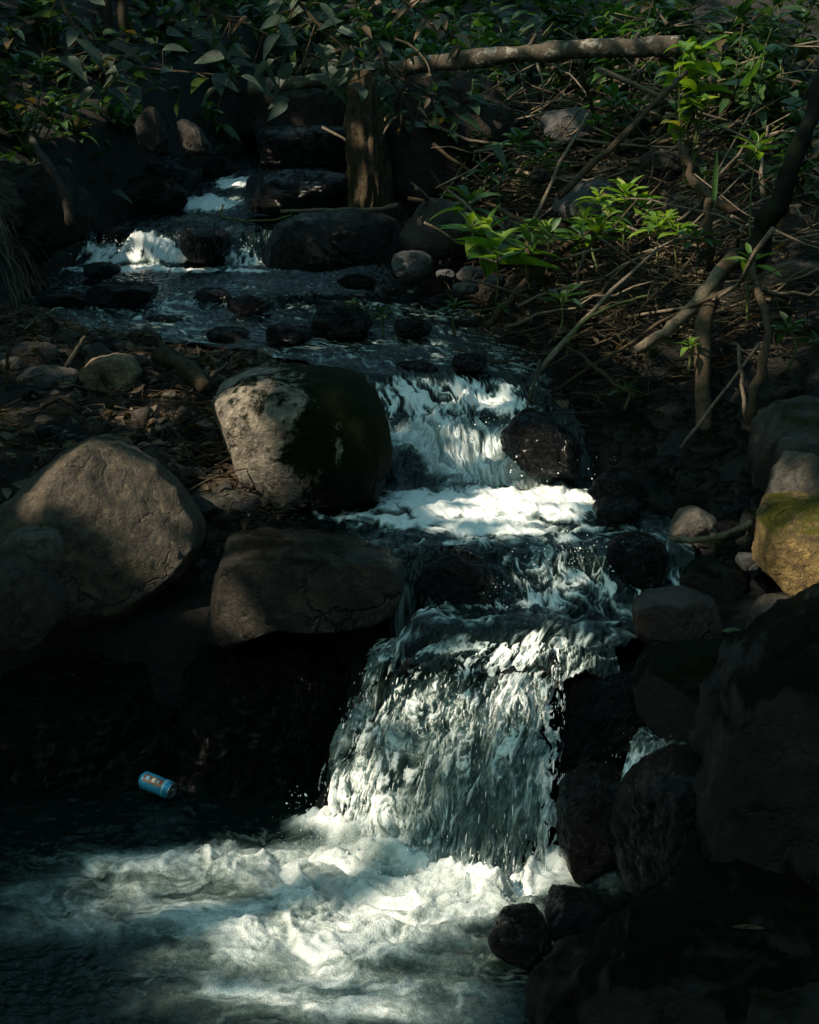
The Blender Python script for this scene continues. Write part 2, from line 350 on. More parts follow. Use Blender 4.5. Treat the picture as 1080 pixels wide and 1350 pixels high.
# ------------------------------------------------------------------ water: pool
def blob(x, y, c, rx, ry, ang=0.0):
    dx = x - c[0]; dy = y - c[1]; ca, sa = cos(ang), sin(ang)
    u = (dx * ca + dy * sa) / rx; v = (-dx * sa + dy * ca) / ry
    return np.exp(-(u * u + v * v))
px_ = np.linspace(-2.2, 1.1, 560); py_ = np.concatenate([np.linspace(0.5, 2.9, 40), np.linspace(2.91, 5.3, 420)])
X, Y = np.meshgrid(px_, py_); x = X.ravel(); y = Y.ravel()
FOOT = np.array([PZ(*p, 0.0) for p in ((416, 1092), (470, 1118), (540, 1150), (600, 1168), (660, 1172), (738, 1150))])
FOOT_U = np.linspace(0, 1, len(FOOT))
dfoot = np.full(len(x), 9.0)
for u in np.linspace(0, 1, 25):
    f = [np.interp(u, FOOT_U, FOOT[:, k]) for k in range(2)]
    dfoot = np.minimum(dfoot, np.hypot(x - f[0], y - f[1]))
B = 0.95 * blob(x, y, PZ(470, 1150, 0), 0.42, 0.30, -0.3)
for (p, rx, ry, a, k) in (((560, 1195), .40, .16, -.2, .75), ((430, 1230), .50, .30, .2, .85), ((330, 1130), .42, .14, .1, .55),
                          ((400, 1310), .42, .16, 0, .72), ((200, 1140), .38, .12, 0, .55), ((260, 1200), .34, .12, .2, .62), ((150, 1190), .28, .12, 0, .5),
                          ((250, 1270), .22, .10, -.3, .52), ((730, 1165), .30, .06, .25, .95), ((790, 1165), .12, .05, .0, .8), ((540, 1330), .34, .16, 0, .6), ((300, 1330), .3, .1, 0, .5),
                          ((700, 1300), .13, .10, 0, .3), ((90, 1120), .25, .10, 0, .2)):
    B = np.maximum(B, k * blob(x, y, PZ(*p, 0), rx, ry, a)) + 0.12 * k * blob(x, y, PZ(*p, 0), rx, ry, a)
for (p, rx, ry, k) in (((135, 1165), .13, .05, .6), ((215, 1255), .16, .06, .5), ((460, 1310), .14, .025, .6), ((180, 1105), .2, .05, .35),
                       ((210, 1340), .3, .08, .8), ((680, 1225), .17, .07, .6), ((110, 1240), .16, .06, .5), ((660, 1340), .2, .1, .5), ((270,1180),.14,.035,.4), ((390,1120),.13,.03,.35)):
    B = B - k * blob(x, y, PZ(*p, 0), rx, ry)
wx = x + 0.16 * n2(x, y, 3, 3, 3, 1.0); wy = y + 0.16 * n2(x, y, 3, 3, 3, 5.0)
lac = np.abs(n2(wx, wy, 3.4, 5.0, 5, 2.2)); big = n2(wx, wy, 2.2, 3.6, 4, 8.8)
foam = np.clip(B * 1.75 - 0.95 * lac + 0.30 * big - 0.06, 0, 1)
foam = sst(-0.10, 0.95, foam) * (0.78 + 0.34 * n2(wx, wy, 6, 11, 5, 90.0, 0.6) - 0.22 * sst(.10, .02, np.abs(n2(wx, wy, 4, 8, 4, 92.0))))
reg = np.maximum(blob(x, y, PZ(220, 1210, 0), .75, .50), .8 * blob(x, y, PZ(500, 1330, 0), .6, .25))
net = np.abs(n2(wx, wy, 4.2, 6.6, 4, 95.0, 0.5))
foam = np.maximum(foam, 0.60 * sst(.34, .0, net) * sst(.25, .8, reg) * (0.7 + 0.5 * n2(x, y, 9, 12, 3, 96.0)))
foam = np.maximum(foam, 0.62 * sst(.25, .85, reg + .25 * big) * np.clip(.62 + .9 * n2(wx, wy, 3.4, 5.6, 4, 97.0), 0, 1))
ext = np.maximum.reduce([blob(x, y, PZ(400, 1190, 0), .60, .42), blob(x, y, PZ(620, 1180, 0), .42, .3), blob(x, y, PZ(195, 1180, 0), .48, .30), .9 * blob(x, y, PZ(430, 1320, 0), .48, .2), blob(x, y, PZ(760, 1165, 0), .2, .1)])
foam = np.clip(foam, 0, 1) * sst(.16, .62, ext + .10 * big)
foam = np.maximum(foam, 0.97 * sst(0.12, 0.02, dfoot + 0.05 * n2(x, y, 9, 9, 3, 4.4)))
foam = np.maximum(foam, 0.25 * sst(0.10, 0.02, np.abs(n2(wx, wy, 7, 10, 4, 31.0))) * sst(0.06, 0.3, B))
hz = 0.016 * n2(wx, wy, 3.2, 4.5, 4, 1.5) + 0.050 * foam * (0.5 + n2(wx, wy, 4.2, 6.5, 5, 6.0, 0.55)) * sst(1.2, 0.1, dfoot) \
    + 0.045 * np.exp(-(dfoot / 0.09) ** 2) * (0.7 + n2(x, y, 8, 8, 4, 7.7)) + 0.006 * n2(x, y, 22, 26, 3, 2.0)
tag(obj('pool_water', np.stack([x, y, hz], 1), grid_faces(len(py_), len(px_)), M['pool'], attrs={'foam': foam}), kind='structure')

# ------------------------------------------------------------------ water: stream above the fall
LIP_Z = 0.615
rows = np.exp(np.linspace(np.log(4.78), np.log(15.5), 760)); cols = np.linspace(-0.04, 1.04, 430)
Y = np.repeat(rows[:, None], len(cols), 1); Lw = np.where(Y < 5.7, np.interp(Y, [4.7, 4.9, 5.05, 5.2, 5.4, 5.7], [-.17, -.14, -.07, -.01, -.05, -.5]), left_e(Y) - .06); Rw = right_e(Y) + 0.08
X = Lw + (Rw - Lw) * cols[None, :]
x = X.ravel(); y = Y.ravel()
ye = y + 0.06 * n2(x, y, 3.5, 1.0, 3, 4.0) - 0.18 * (x - 0.25) * (y < 6.3)
zs = np.interp(ye, [4.5, 4.86, 5.20, 5.30, 5.50, 5.62, 6.62, 6.85, 7.05, 7.2, 7.42, 9.0, 10.9, 11.05, 11.35, 12.3, 12.6, 13.2, 14, 16],
               [.50, .605, .645, .68, .755, .775, .785, .92, 1.02, 1.07, 1.145, 1.255, 1.36, 1.38, 1.60, 1.70, 1.82, 1.93, 2.08, 2.5])
HUMPS = [((600, 762), 5.38, .15, .12, .10), ((700, 830), 5.0, .3, .10, .05), ((560, 830), 5.05, .14, .1, .04), ((530, 600), 6.75, .12, .1, .05), ((700, 570), 6.9, .1, .1, .04),
         ((190, 320), 11.15, .35, .14, .10), ((460, 470), 7.6, .3, .2, .05), ((560, 430), 8.5, .25, .2, .05), ((250, 400), 9.3, .4, .2, .05)]
zs = zs - 0.22 * sst(0.10, 0.0, x - Lw.ravel() + .03 * n2(x, y, 14, 14, 3, 66.0)) * sst(5.36, 5.28, y)
for p, yy, rx, ry, h in HUMPS:
    c = P(*p, yy); zs += h * blob(x, y, c, rx, ry)
B = 0.12 + 0.08 * n2(x, y, 1.6, 1.6, 3, 77.0) + 0.16 * sst(7.2, 7.6, y) * sst(11, 9.5, y) * (0.8 + 1.2 * n2(x, y, 2.6, 1.7, 3, 79.0)) + 0.16 * sst(5.9, 5.7, y) * (1 + n2(x, y, 4, 4, 3, 80.0))
def addB(px, py, yy, rx, ry, k, a=0.0):
    global B
    B = np.maximum(B, k * blob(x, y, P(px, py, yy), rx, ry, a))
for a in ((600, 655, 6.25, .38, .26, 1.2), (690, 655, 6.3, .38, .30, 1.3), (650, 695, 5.9, .36, .20, 1.05), (740, 665, 6.15, .22, .2, 1.0), (720, 640, 6.5, .2, .15, 1.0),
          (540, 685, 5.98, .32, .14, .75), (460, 675, 6.05, .26, .12, .55), (600, 600, 6.78, .30, .18, .98), (570, 575, 6.95, .26, .15, .9), (650, 565, 6.95, .24, .13, .9), (680, 610, 6.7, .2, .14, .95),
          (560, 525, 7.2, .28, .18, .9), (620, 520, 7.25, .26, .16, .9), (670, 535, 7.15, .14, .14, .8), (560, 600, 6.85, .1, .15, .7),
          (760, 735, 5.45, .14, .10, .75), (720, 770, 5.32, .16, .10, .8), (640, 790, 5.25, .10, .05, .8), (690, 735, 5.5, .28, .05, .7), (540, 800, 5.2, .16, .07, .55),
          (520, 850, 4.95, .12, .1, .5), (700, 850, 4.92, .18, .06, .6), (820, 770, 5.3, .1, .06, .3), (780, 700, 5.85, .2, .1, .6),
          (190, 330, 11.12, .42, .12, 1.25), (140, 330, 11.1, .25, .12, 1.2), (200, 348, 10.85, .75, .12, 1.0), (330, 335, 11.1, .2, .15, .7), (310, 350, 10.8, .4, .08, .85),
          (265, 265, 12.4, .3, .18, 1.1), (310, 240, 13.0, .16, .25, 1.2), (445, 215, 14, .15, .3, 1.1), (240, 400, 9.2, .25, .08, .45), (390, 400, 9.2, .30, .10, .42),
          (520, 400, 9.0, .3, .08, .4), (80, 405, 9.2, .25, .08, .4), (420, 440, 8.4, .5, .15, .30), (560, 450, 8.3, .4, .12, .33), (480, 490, 7.6, .3, .12, .25), (400, 470, 8, .4, .15, .22)):
    addB(*a)
for a in ((560, 820, 5.08, .2, .10, .5), (640, 815, 5.05, .2, .08, .42), (760, 810, 5.1, .2, .06, .35), (600, 715, 5.65, .4, .05, .5), (740, 705, 5.7, .25, .06, .6), (480, 720, 5.7, .2, .05, .35), (830, 730, 5.5, .15, .08, .3)): addB(*a)
for p, yy, rx, ry, k in (((600, 758), 5.40, .16, .08, .9), ((545, 615), 6.7, .06, .09, .6), ((620, 740), 5.5, .3, .03, .3)):
    B -= k * blob(x, y, P(*p, yy), rx, ry)
cx = 0.5 * (left_e(y) + right_e(y)); xs = x - cx
wx = xs + 0.10 * n2(x, y, 4, 4, 3, 1.0); wy = y + 0.10 * n2(x, y, 4, 4, 3, 5.0)
steep = sst(6.55, 6.7, y) * sst(7.5, 7.3, y) + sst(5.15, 5.25, y) * sst(5.62, 5.5, y) + sst(11.0, 11.1, y) * sst(11.5, 11.3, y) + sst(5.0,4.9,y)
steep = np.clip(steep, 0, 1)
lacA = np.abs(n2(wx, wy, 5.5, 3.4, 5, 2.2, 0.58)); lacB = np.abs(n2(wx, wy, 17, 6.0, 5, 12.2, 0.6)); lacC = np.abs(n2(wx, wy, 11, 9, 4, 22.0, 0.6))
lacp = lacA * (1 - steep) * 0.6 + lacB * steep * 1.25 - 0.22 * steep * n2(wx, wy, 9, 5, 4, 71.0, 0.6) + 0.4 * lacC * (1 - steep)
fine = np.abs(n2(wx, wy, 13, 6, 4, 61.0, 0.6))
flow = n2(wx + .25 * wy, wy, 3.0, 16, 4, 63.0, 0.6)
foam = sst(-0.04, 0.42, B - lacp * 1.1 + 0.10 * flow * sst(.3, .8, B) - 0.28 * fine * sst(.9, .3, B))
stk = n2(wx + .15 * n2(x, y, 3, 3, 2, 72.0), wy, 34, 4.5, 4, 73.0, 0.6); low = steep * sst(7.1, 6.95, y) * sst(6.5, 6.6, y)
foam = foam * (1 - low) + low * np.clip(np.maximum(foam, .85 * sst(.2, .7, B)) * (0.80 + 0.55 * stk), 0, 1)
fleck = n2(wx, wy, 16, 8, 4, 67.0, 0.62); foam = np.maximum(foam, 0.75 * sst(.46, .85, fleck + 0.35 * n2(x, y, 2.2, 1.4, 3, 68.0)) * sst(7.3, 7.7, y) * sst(11.2, 10.2, y))
foam = np.clip(foam, 0, 1) * sst(0.0, 0.25, B)
turb = 0.35 + 0.9 * steep + 0.4 * np.clip(B, 0, 1)
hz = zs + turb * (1 - 0.6 * sst(.6, 1.0, B) * (1 - steep)) * (0.034 * n2(wx, wy, 6.5, 4.0, 4, 3.0) - 0.030 * lacA - 0.016 * lacB * steep) + 0.010 * n2(x, y, 17, 13, 3, 6.0) \
    + 0.018 * sst(0.6, 1.1, B) * (0.6 + 0.7 * n2(x, y, 6, 9, 3, 8.0) + 0.25 * flow)
tag(obj('stream_water', np.stack([x, y, hz], 1), grid_faces(len(rows), len(cols)), M['stream'], attrs={'foam': foam}), kind='structure')

# ------------------------------------------------------------------ water: the fall
LIP = np.array([PZ(*p, z) for p, z in (((500, 850), .60), ((545, 846), .615), ((600, 850), .62), ((660, 845), .62), ((712, 838), .63), ((752, 838), .635))])
LIP[:, 1] += 0.06
def traj(u, v):
    l = np.stack([np.interp(u, FOOT_U, LIP[:, k]) for k in range(3)], 1)
    f = np.stack([np.interp(u, FOOT_U, FOOT[:, k]) for k in range(3)], 1); f[:, 2] = -0.06
    p = l + (f - l) * v[:, None]
    p[:, 2] = l[:, 2] + (f[:, 2] - l[:, 2]) * (0.16 * v + 0.84 * v ** 2.0)
    return p
nu, nv = 460, 420
U, V_ = np.meshgrid(np.linspace(0, 1, nu), np.linspace(0, 1.0, nv)); u = U.ravel(); v = V_.ravel()
u2 = np.clip(u + 0.02 * n2(u, v, 5, 2, 2, 9.0), 0, 1)
p = traj(u2, v)
s4 = n2(u, v, 4.5, 3.4, 3, 14.0); q1 = n2(u, v, 9, 6, 3, 15.0)
ud = u + 0.05 * (v - .5) + 0.030 * q1; vd = v + 0.05 * s4
s1 = n2(ud, vd, 27, 7.5, 5, 1.0, 0.62); s2 = n2(ud, vd, 9, 5.0, 4, 4.0, 0.55); s3 = n2(ud + 0.02 * s2, vd, 60, 15, 4, 7.0, 0.62)
nrm = np.array([-0.35, -0.80, 0.35]); nrm /= np.linalg.norm(nrm)
off = (0.040 * s2 + 0.020 * s1 + 0.008 * s3 + 0.045 * s4) * (0.25 + 0.75 * sst(0.0, 0.25, v)) + 0.03 * sst(0.5, 1, v)
p = p + nrm * off[:, None]
D = 0.66 + 0.50 * sst(0.35, 0.8, u) * sst(0.75, 0.2, v) + 0.25 * blob(u, v, (.14, .75), .22, .3) + 0.25 * sst(0.9, 1.0, v) - 0.36 * blob(u, v, (.72, .80), .13, .11) \
    - 0.30 * blob(u, v, (.97, .85), .08, .2) - 0.28 * blob(u, v, (.42, .62), .07, .10) - 0.40 * blob(u, v, (.0, .45), .07, .45) - 0.4 * sst(0.10, 0.0, v) * sst(0.7, 0.3, u) - 0.12 * sst(.6, .2, u) * sst(.5, .2, v) \
    - 0.25 * blob(u, v, (.28, .42), .06, .08)
lac = 0.50 * np.abs(s1) + 0.55 * np.abs(s3) + 0.35 * np.abs(s2)
foam = np.clip(sst(-0.45, 0.78, D - lac * 1.25 + 0.50 * s2 + 0.25 * s4 - 0.10 + 0.5 * sst(.88, 1, u)), 0.20, 1) * (1 - 0.35 * blob(u, v, (.72, .8), .15, .13))
edge = np.minimum(u, 1 - u) * 22 + 2.4 * s3 + 1.8 * s1 + 1.6 * s4 - 0.6 * sst(.85, 1, u) * sst(0, .3, v)
keep = (edge > -0.15)
F0 = grid_faces(nv, nu); F = F0[keep[F0].all(1)]
fall = tag(obj('waterfall', p, F, M['fall'], attrs={'foam': foam}), kind='structure')
# a second, torn veil of white strands a few centimetres in front of the sheet
t1 = n2(ud + .03 * s2, vd, 22, 7.0, 5, 41.0, 0.6); t2 = n2(ud + .03 * s4, vd, 56, 16, 4, 47.0, 0.6); t3 = n2(ud, vd, 7, 5.5, 3, 51.0)
msk = D - 0.80 + 0.75 * t1 + 0.50 * t2 + 0.7 * t3
pv = traj(np.clip(u2 + .012 * t3, 0, 1), v) + nrm * ((0.030 + 0.030 * t3 + .022 * t1 + 0.010 * t2) * sst(0.02, 0.3, v) + 0.02 * sst(.4, 1, v))[:, None]
keep = (msk > 0.10) & (v > 0.03) & (edge > 0.3); F = F0[keep[F0].all(1)]
used = np.unique(F); remap = np.full(len(pv), -1); remap[used] = np.arange(len(used))
tag(obj('waterfall_veil', pv[used], remap[F], M['fall'], attrs={'foam': (0.12 + 0.88 * sst(0.08, 0.5, msk))[used]}), kind='structure')

def lens(n, size_w, size_l, pos, dirv):      # elongated drops
    t = np.array([0.0, 0.3, 0.7, 1.0]); k = 5; th = np.arange(k) * 2 * pi / k
    rr = np.array([0.12, 0.9, 0.8, 0.1])
    ref = np.array([0.3, 1, 0.1]); A = np.cross(dirv, ref); A /= np.linalg.norm(A, axis=1)[:, None] + 1e-9; Bv = np.cross(dirv, A)
    ring = (np.cos(th)[None, None, :, None] * A[:, None, None] + np.sin(th)[None, None, :, None] * Bv[:, None, None]) * rr[None, :, None, None] * size_w[:, None, None, None]
    Vv = pos[:, None, None] + dirv[:, None, None] * (t[None, :, None, None] - 0.5) * size_l[:, None, None, None] + ring
    base = (np.arange(n) * 4 * k)[:, None]
    f = []
    for a in range(3):
        for b in range(k): f.append([a * k + b, a * k + (b + 1) % k, (a + 1) * k + (b + 1) % k, (a + 1) * k + b])
    f = np.array(f); Fq = (base[:, :, None] + f[None]).reshape(-1, 4)
    return Vv.reshape(-1, 3), Fq
nd = 1500
u = rng.beta(1.15, 1.0, nd); v = rng.uniform(0.16, 1.0, nd) ** 0.8
dens = 0.5 + 0.4 * sst(0.35, 0.9, u) * sst(0.8, 0.3, v) - 0.45 * blob(u, v, (.72, .78), .18, .15)
kp = rng.random(nd) < dens + 0.15; u = u[kp]; v = v[kp]; nd = len(u)
p0 = traj(u, v); p1 = traj(u, np.clip(v + 0.03, 0, 1.03)); dv = p1 - p0; dv /= np.linalg.norm(dv, axis=1)[:, None]
p0 = p0 + nrm * (rng.gamma(2.0, 0.018, nd) * (0.4 + v))[:, None] + rng.normal(0, 0.008, (nd, 3))
sw = rng.gamma(2.0, 0.00045, nd) + 0.0004; slen = sw * rng.uniform(3.0, 12.0, nd) * (0.7 + v)
mb = MB(); mb.add(*lens(nd, sw, slen, p0, dv))
nb = 900                                       # splash at the foot and off the edges
u = rng.random(nb); f = np.stack([np.interp(u, FOOT_U, FOOT[:, k]) for k in range(3)], 1)
ps = f + np.stack([rng.normal(0, .07, nb), rng.normal(-.03, .07, nb), np.abs(rng.normal(0, .05, nb)) + 0.01], 1)
dv = rng.normal(size=(nb, 3)); dv /= np.linalg.norm(dv, axis=1)[:, None]
sw = rng.gamma(1.6, 0.0006, nb) + 0.0005; mb.add(*lens(nb, sw, sw * 2.4, ps, dv))
for (a, b, yy, r, n) in ((700, 740, 6.0, .2, 10), (745, 740, 5.5, .10, 160), (655, 790, 5.25, .05, 80), (600, 560, 7.05, .22, 260), (680, 620, 6.6, .16, 140), (190, 325, 11.1, .3, 260), (330, 330, 11.1, .15, 80), (850, 1010, 4.35, .05, 60), (390, 1060, 4.85, .03, 20)):
    c = P(a, b, yy); ps = c + rng.normal(0, 1, (n, 3)) * np.array([r, r * .5, .035]); ps[:, 2] += 0.02
    dv = rng.normal(size=(n, 3)) + np.array([0, -1, -.5]); dv /= np.linalg.norm(dv, axis=1)[:, None]
    sw = (rng.gamma(1.8, 0.0006, n) + 0.0005) * (1 + 0.15 * (yy - 5)); mb.add(*lens(n, sw, sw * 3, ps, dv))
Vd, Fd = mb.get()
tag(obj('water_spray', Vd, Fd, M['drop']), kind='stuff', label='white drops and strands of spray thrown off the falls', cat='spray')

# side trickle on the right, between the dark boulders
sx = np.linspace(0, 1, 90); sy = np.linspace(0, 1, 120); U, V_ = np.meshgrid(sx, sy); u = U.ravel(); v = V_.ravel()
a0 = P(845, 960, 4.62); a1 = P(935, 985, 4.62); b0 = P(815, 1045, 4.35); b1 = P(870, 1030, 4.32)
top = a0 + (a1 - a0) * u[:, None]; bot = b0 + (b1 - b0) * u[:, None]
p = top + (bot - top) * v[:, None]; p[:, 2] += 0.05 * np.sin(pi * v) + 0.02 * n2(u, v, 5, 3, 3, 3.0)
foam = sst(0.0, 0.4, 0.30 + 0.55 * blob(u, v, (.4, .85), .5, .25) + 0.2*blob(u,v,(.6,.15),.5,.2) - 0.6 * np.abs(n2(u, v, 9, 5, 4, 5.0)) - 0.15)
tag(obj('side_trickle', p, grid_faces(120, 90), M['fall'], attrs={'foam': foam}), kind='structure')

# ------------------------------------------------------------------ rocks
_ico = {}
def ico(s):
    if s not in _ico:
        bm = bmesh.new(); bmesh.ops.create_icosphere(bm, subdivisions=s, radius=1.0)
        _ico[s] = (np.array([v.co[:] for v in bm.verts]), np.array([[v.index for v in f.verts] for f in bm.faces])); bm.free()
    return _ico[s]
def rock_shape(d, F, rfun, D, seed, rough, facets, box, back=1.0, tilt=0.0):
    a, b, c = d[:, 0], d[:, 1], d[:, 2]
    rho = np.sqrt(a * a + c * c); phi = np.arctan2(c, a)
    rr = rho ** box; bb = np.sign(b) * np.abs(b) ** box * np.where(b > 0, back, 1.0)
    r = rfun(phi); V = np.stack([rr * r * np.cos(phi), bb * D, rr * r * np.sin(phi)], 1)
    V[:, 1] += tilt * V[:, 2]
    S = (r.mean() + D) / 2
    rg = np.random.default_rng(seed)
    for k in range(int(facets * 2)):
        n = rg.normal(size=3) * (np.array([0.7, 1.2, 0.9]) if facets > 3 else np.array([0.4, 1.2, 0.25])); n /= np.linalg.norm(n)
        q = V @ n; dd = q.max() * rg.uniform(0.70, 0.90)
        V -= np.outer(np.maximum(0, q - dd) * 0.92, n)
    n1 = fbm(V / S * 1.3 + seed * 1.7, 4, 0.5); n2_ = fbm(V / S * 5 + seed * 2.3, 4, 0.55)
    nd = V / (np.linalg.norm(V, axis=1)[:, None] + 1e-9)
    n3 = fbm(V / S * 13 + seed * 3.1, 3, 0.55); rid = np.abs(fbm(V / S * 2.6 + seed * .9, 3, 0.5))
    V = V + nd * (S * rough * (1.0 * n1 + 0.42 * n2_ - 0.5 * np.clip(.22 - rid, 0, 1) + 0.10 * n3))[:, None]
    return V
def outline_r(pts, Y):
    q = np.array([P(a, b, Y)[[0, 2]] for a, b in pts])
    lo = q.min(0); hi = q.max(0); c = (lo + hi) / 2; q = q - c
    ph = np.linspace(-pi, pi, 361); rs = np.zeros(361)
    for i, t in enumerate(ph):
        dx, dz = cos(t), sin(t); best = 0
        for k in range(len(q)):
            A = q[k]; E = q[(k + 1) % len(q)] - A; den = dx * E[1] - dz * E[0]
            if abs(den) < 1e-12: continue
            s = (A[0] * E[1] - A[1] * E[0]) / den; w_ = (A[0] * dz - A[1] * dx) / den
            if s > best and -1e-6 <= w_ <= 1 + 1e-6: best = s
        rs[i] = best
    k = np.exp(-np.linspace(-2, 2, 9) ** 2); k /= k.sum()
    rs = np.convolve(np.concatenate([rs[-5:-1], rs, rs[1:5]]), k, 'valid')
    return c, (lambda p_: np.interp(p_, ph, rs))
def rock(name, label, cat, mat, pts, Y, D, seed=1, rough=0.10, facets=5, box=0.75, sub=5, group=None, back=1.0, tilt=0.0):
    c, rf = outline_r(pts, Y); d, F = ico(sub)
    V = rock_shape(d, F, rf, D, seed, rough, facets, box, back, tilt)
    V = V + np.array([c[0], Y, c[1]])
    loc = np.array([c[0], Y, V[:, 2].min()])
    return tag(obj(name, V, F, mat, loc=loc), label, cat, group)
def oval(x0, y0, x1, y1, sq=0.8):
    t = np.linspace(0, 2 * pi, 25)[:-1]
    return [((x0 + x1) / 2 + (x1 - x0) / 2 * np.sign(cos(a)) * abs(cos(a)) ** sq, (y0 + y1) / 2 + (y1 - y0) / 2 * np.sign(sin(a)) * abs(sin(a)) ** sq) for a in t]

rock('boulder', 'large pointed brown boulder on the left bank above the dark pool edge', 'boulder', rock_mat('brown granite', (0.042, 0.034, 0.023), (0.125, 0.098, 0.062), (0.025, 0.03, 0.008), 0.2),
     [(-90, 700), (-30, 682), (0, 664), (40, 632), (85, 598), (118, 583), (150, 588), (200, 616), (235, 648), (262, 688), (268, 712), (252, 745), (215, 775), (180, 800), (110, 815), (20, 820), (-70, 810)], 5.65, .36, 3, .05, 3, .8, 6, tilt=0.08)
rock('boulder', 'rounded boulder with a mossy dark top and sunlit left edge beside the upper cascade', 'boulder', M['half_moss'],
     [(277, 535), (290, 513), (320, 497), (370, 488), (425, 487), (465, 499), (497, 530), (515, 570), (518, 605), (505, 645), (470, 655), (400, 662), (330, 662), (293, 650), (289, 600), (281, 570)], 6.4, .38, 8, .045, 2, .55, 6, tilt=0.1)
rock('boulder', 'flat topped wet slab overhanging the black hollow left of the waterfall', 'boulder', rock_mat('slab rock', (0.042, 0.038, 0.029), (0.115, 0.095, 0.068), (0.022, 0.027, 0.007), 0.35, rough=0.5, wet_all=0.6, bump=1.5),
     [(289, 750), (296, 722), (330, 716), (400, 715), (460, 714), (512, 722), (532, 748), (526, 785), (488, 800), (430, 805), (360, 800), (312, 802), (287, 835), (283, 800)], 5.35, .36, 13, .05, 3, .45, 6, tilt=-0.15)
rock('rock', 'low pale stone wedged between the pointed boulder and the mossy topped boulder', 'rock', M['granite_wet'],
     [(243, 656), (270, 644), (310, 644), (340, 654), (348, 680), (300, 692), (250, 682)], 6.05, .17, 21, .07, 4)
rock('rock', 'rounded golden sunlit stone among the twigs of the left bank', 'rock', M['golden'],
     [(103, 490), (120, 475), (150, 466), (175, 470), (188, 490), (182, 512), (150, 524), (115, 516)], 7.3, .14, 22, .08, 3)
rock('rock', 'brown stone at the left frame edge behind the golden stone', 'rock', M['brown_rock'], oval(6, 452, 80, 492), 7.7, .14, 23, .10, 4)
rock('rock', 'low flat stone in front of the brown edge stone on the left bank', 'rock', M['granite'], oval(20, 483, 106, 514), 7.25, .12, 24, .10, 4)
rock('rock', 'smaller rounded boulder at the left frame edge below the pointed boulder', 'boulder', M['brown_rock'],
     [(-60, 750), (-20, 728), (25, 724), (60, 745), (80, 790), (75, 850), (-60, 860)], 4.98, .2, 25, .08, 3, .8)
rock('rock', 'stone tucked against the front of the pointed boulder', 'rock', M['granite'], oval(6, 697, 82, 760), 5.06, .12, 26, .08, 3)
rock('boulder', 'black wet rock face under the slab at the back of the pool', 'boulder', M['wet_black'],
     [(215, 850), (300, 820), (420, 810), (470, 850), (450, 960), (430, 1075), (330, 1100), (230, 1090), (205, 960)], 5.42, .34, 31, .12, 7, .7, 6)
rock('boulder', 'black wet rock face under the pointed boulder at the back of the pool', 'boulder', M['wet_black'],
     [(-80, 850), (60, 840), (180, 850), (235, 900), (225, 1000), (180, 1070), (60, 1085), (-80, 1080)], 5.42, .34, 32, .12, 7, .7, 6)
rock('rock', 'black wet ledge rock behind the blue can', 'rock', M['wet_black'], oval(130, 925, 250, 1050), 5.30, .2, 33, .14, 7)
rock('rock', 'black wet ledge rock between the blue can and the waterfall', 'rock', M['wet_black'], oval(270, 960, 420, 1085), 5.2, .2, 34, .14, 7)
rock('boulder', 'golden lichen covered block in sunlight at the right frame edge', 'boulder', M['gold_rock'],
     [(992, 715), (1000, 682), (1018, 661), (1055, 656), (1110, 658), (1150, 720), (1135, 790), (1060, 792), (1010, 770), (994, 748)], 5.1, .22, 41, .075, 5, .6, 6)
rock('rock', 'narrow pointed rock standing on the golden lichen block', 'rock', M['granite'],
     [(1010, 662), (1024, 620), (1044, 596), (1070, 597), (1098, 620), (1110, 670), (1060, 690)], 5.32, .14, 42, .07, 5)
rock('boulder', 'dark round boulder on the right bank behind the golden block', 'boulder', M['brown_rock'],
     [(988, 600), (998, 562), (1028, 535), (1075, 524), (1130, 540), (1150, 620), (1080, 660), (1000, 650)], 6.0, .3, 43, .06, 3)
rock('rock', 'dark low stone between the round boulder and the narrow pointed rock', 'rock', M['brown_rock'], oval(1018, 573, 1110, 625), 5.6, .14, 44, .08, 3)
rock('rock', 'grey triangular rock under the golden twig on the right bank', 'rock', M['granite'],
     [(878, 705), (898, 674), (918, 667), (940, 680), (953, 708), (940, 730), (886, 728)], 5.8, .13, 45, .06, 5)
rock('rock', 'flat red brown rock at the right edge of the stream', 'rock', M['red_rock'],
     [(834, 803), (858, 786), (905, 781), (945, 795), (955, 832), (935, 862), (872, 866), (840, 842)], 5.0, .18, 46, .06, 5, .62)
rock('rock', 'speckled dark rock below the golden lichen block', 'rock', M['brown_rock'],
     [(982, 850), (988, 812), (1010, 786), (1035, 784), (1066, 805), (1075, 850), (1030, 870)], 4.85, .15, 47, .09, 5)
rock('rock', 'white pale stone tucked at the left foot of the golden block', 'rock', M['grey_rock'], oval(970, 728, 1000, 752), 5.15, .05, 48, .1, 5, sub=4)
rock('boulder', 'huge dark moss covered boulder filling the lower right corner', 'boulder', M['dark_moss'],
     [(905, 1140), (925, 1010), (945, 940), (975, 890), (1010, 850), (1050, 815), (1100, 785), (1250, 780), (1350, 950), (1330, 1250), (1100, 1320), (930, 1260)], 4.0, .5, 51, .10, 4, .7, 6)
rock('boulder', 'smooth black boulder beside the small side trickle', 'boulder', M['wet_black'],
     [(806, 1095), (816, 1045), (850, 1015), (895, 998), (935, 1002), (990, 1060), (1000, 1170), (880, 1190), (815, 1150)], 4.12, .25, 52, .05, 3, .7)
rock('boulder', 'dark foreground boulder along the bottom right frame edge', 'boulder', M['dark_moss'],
     [(690, 1390), (705, 1320), (760, 1262), (812, 1215), (835, 1175), (930, 1150), (1120, 1180), (1260, 1300), (1250, 1520), (760, 1520)], 3.65, .36, 53, .10, 4, .7, 6)
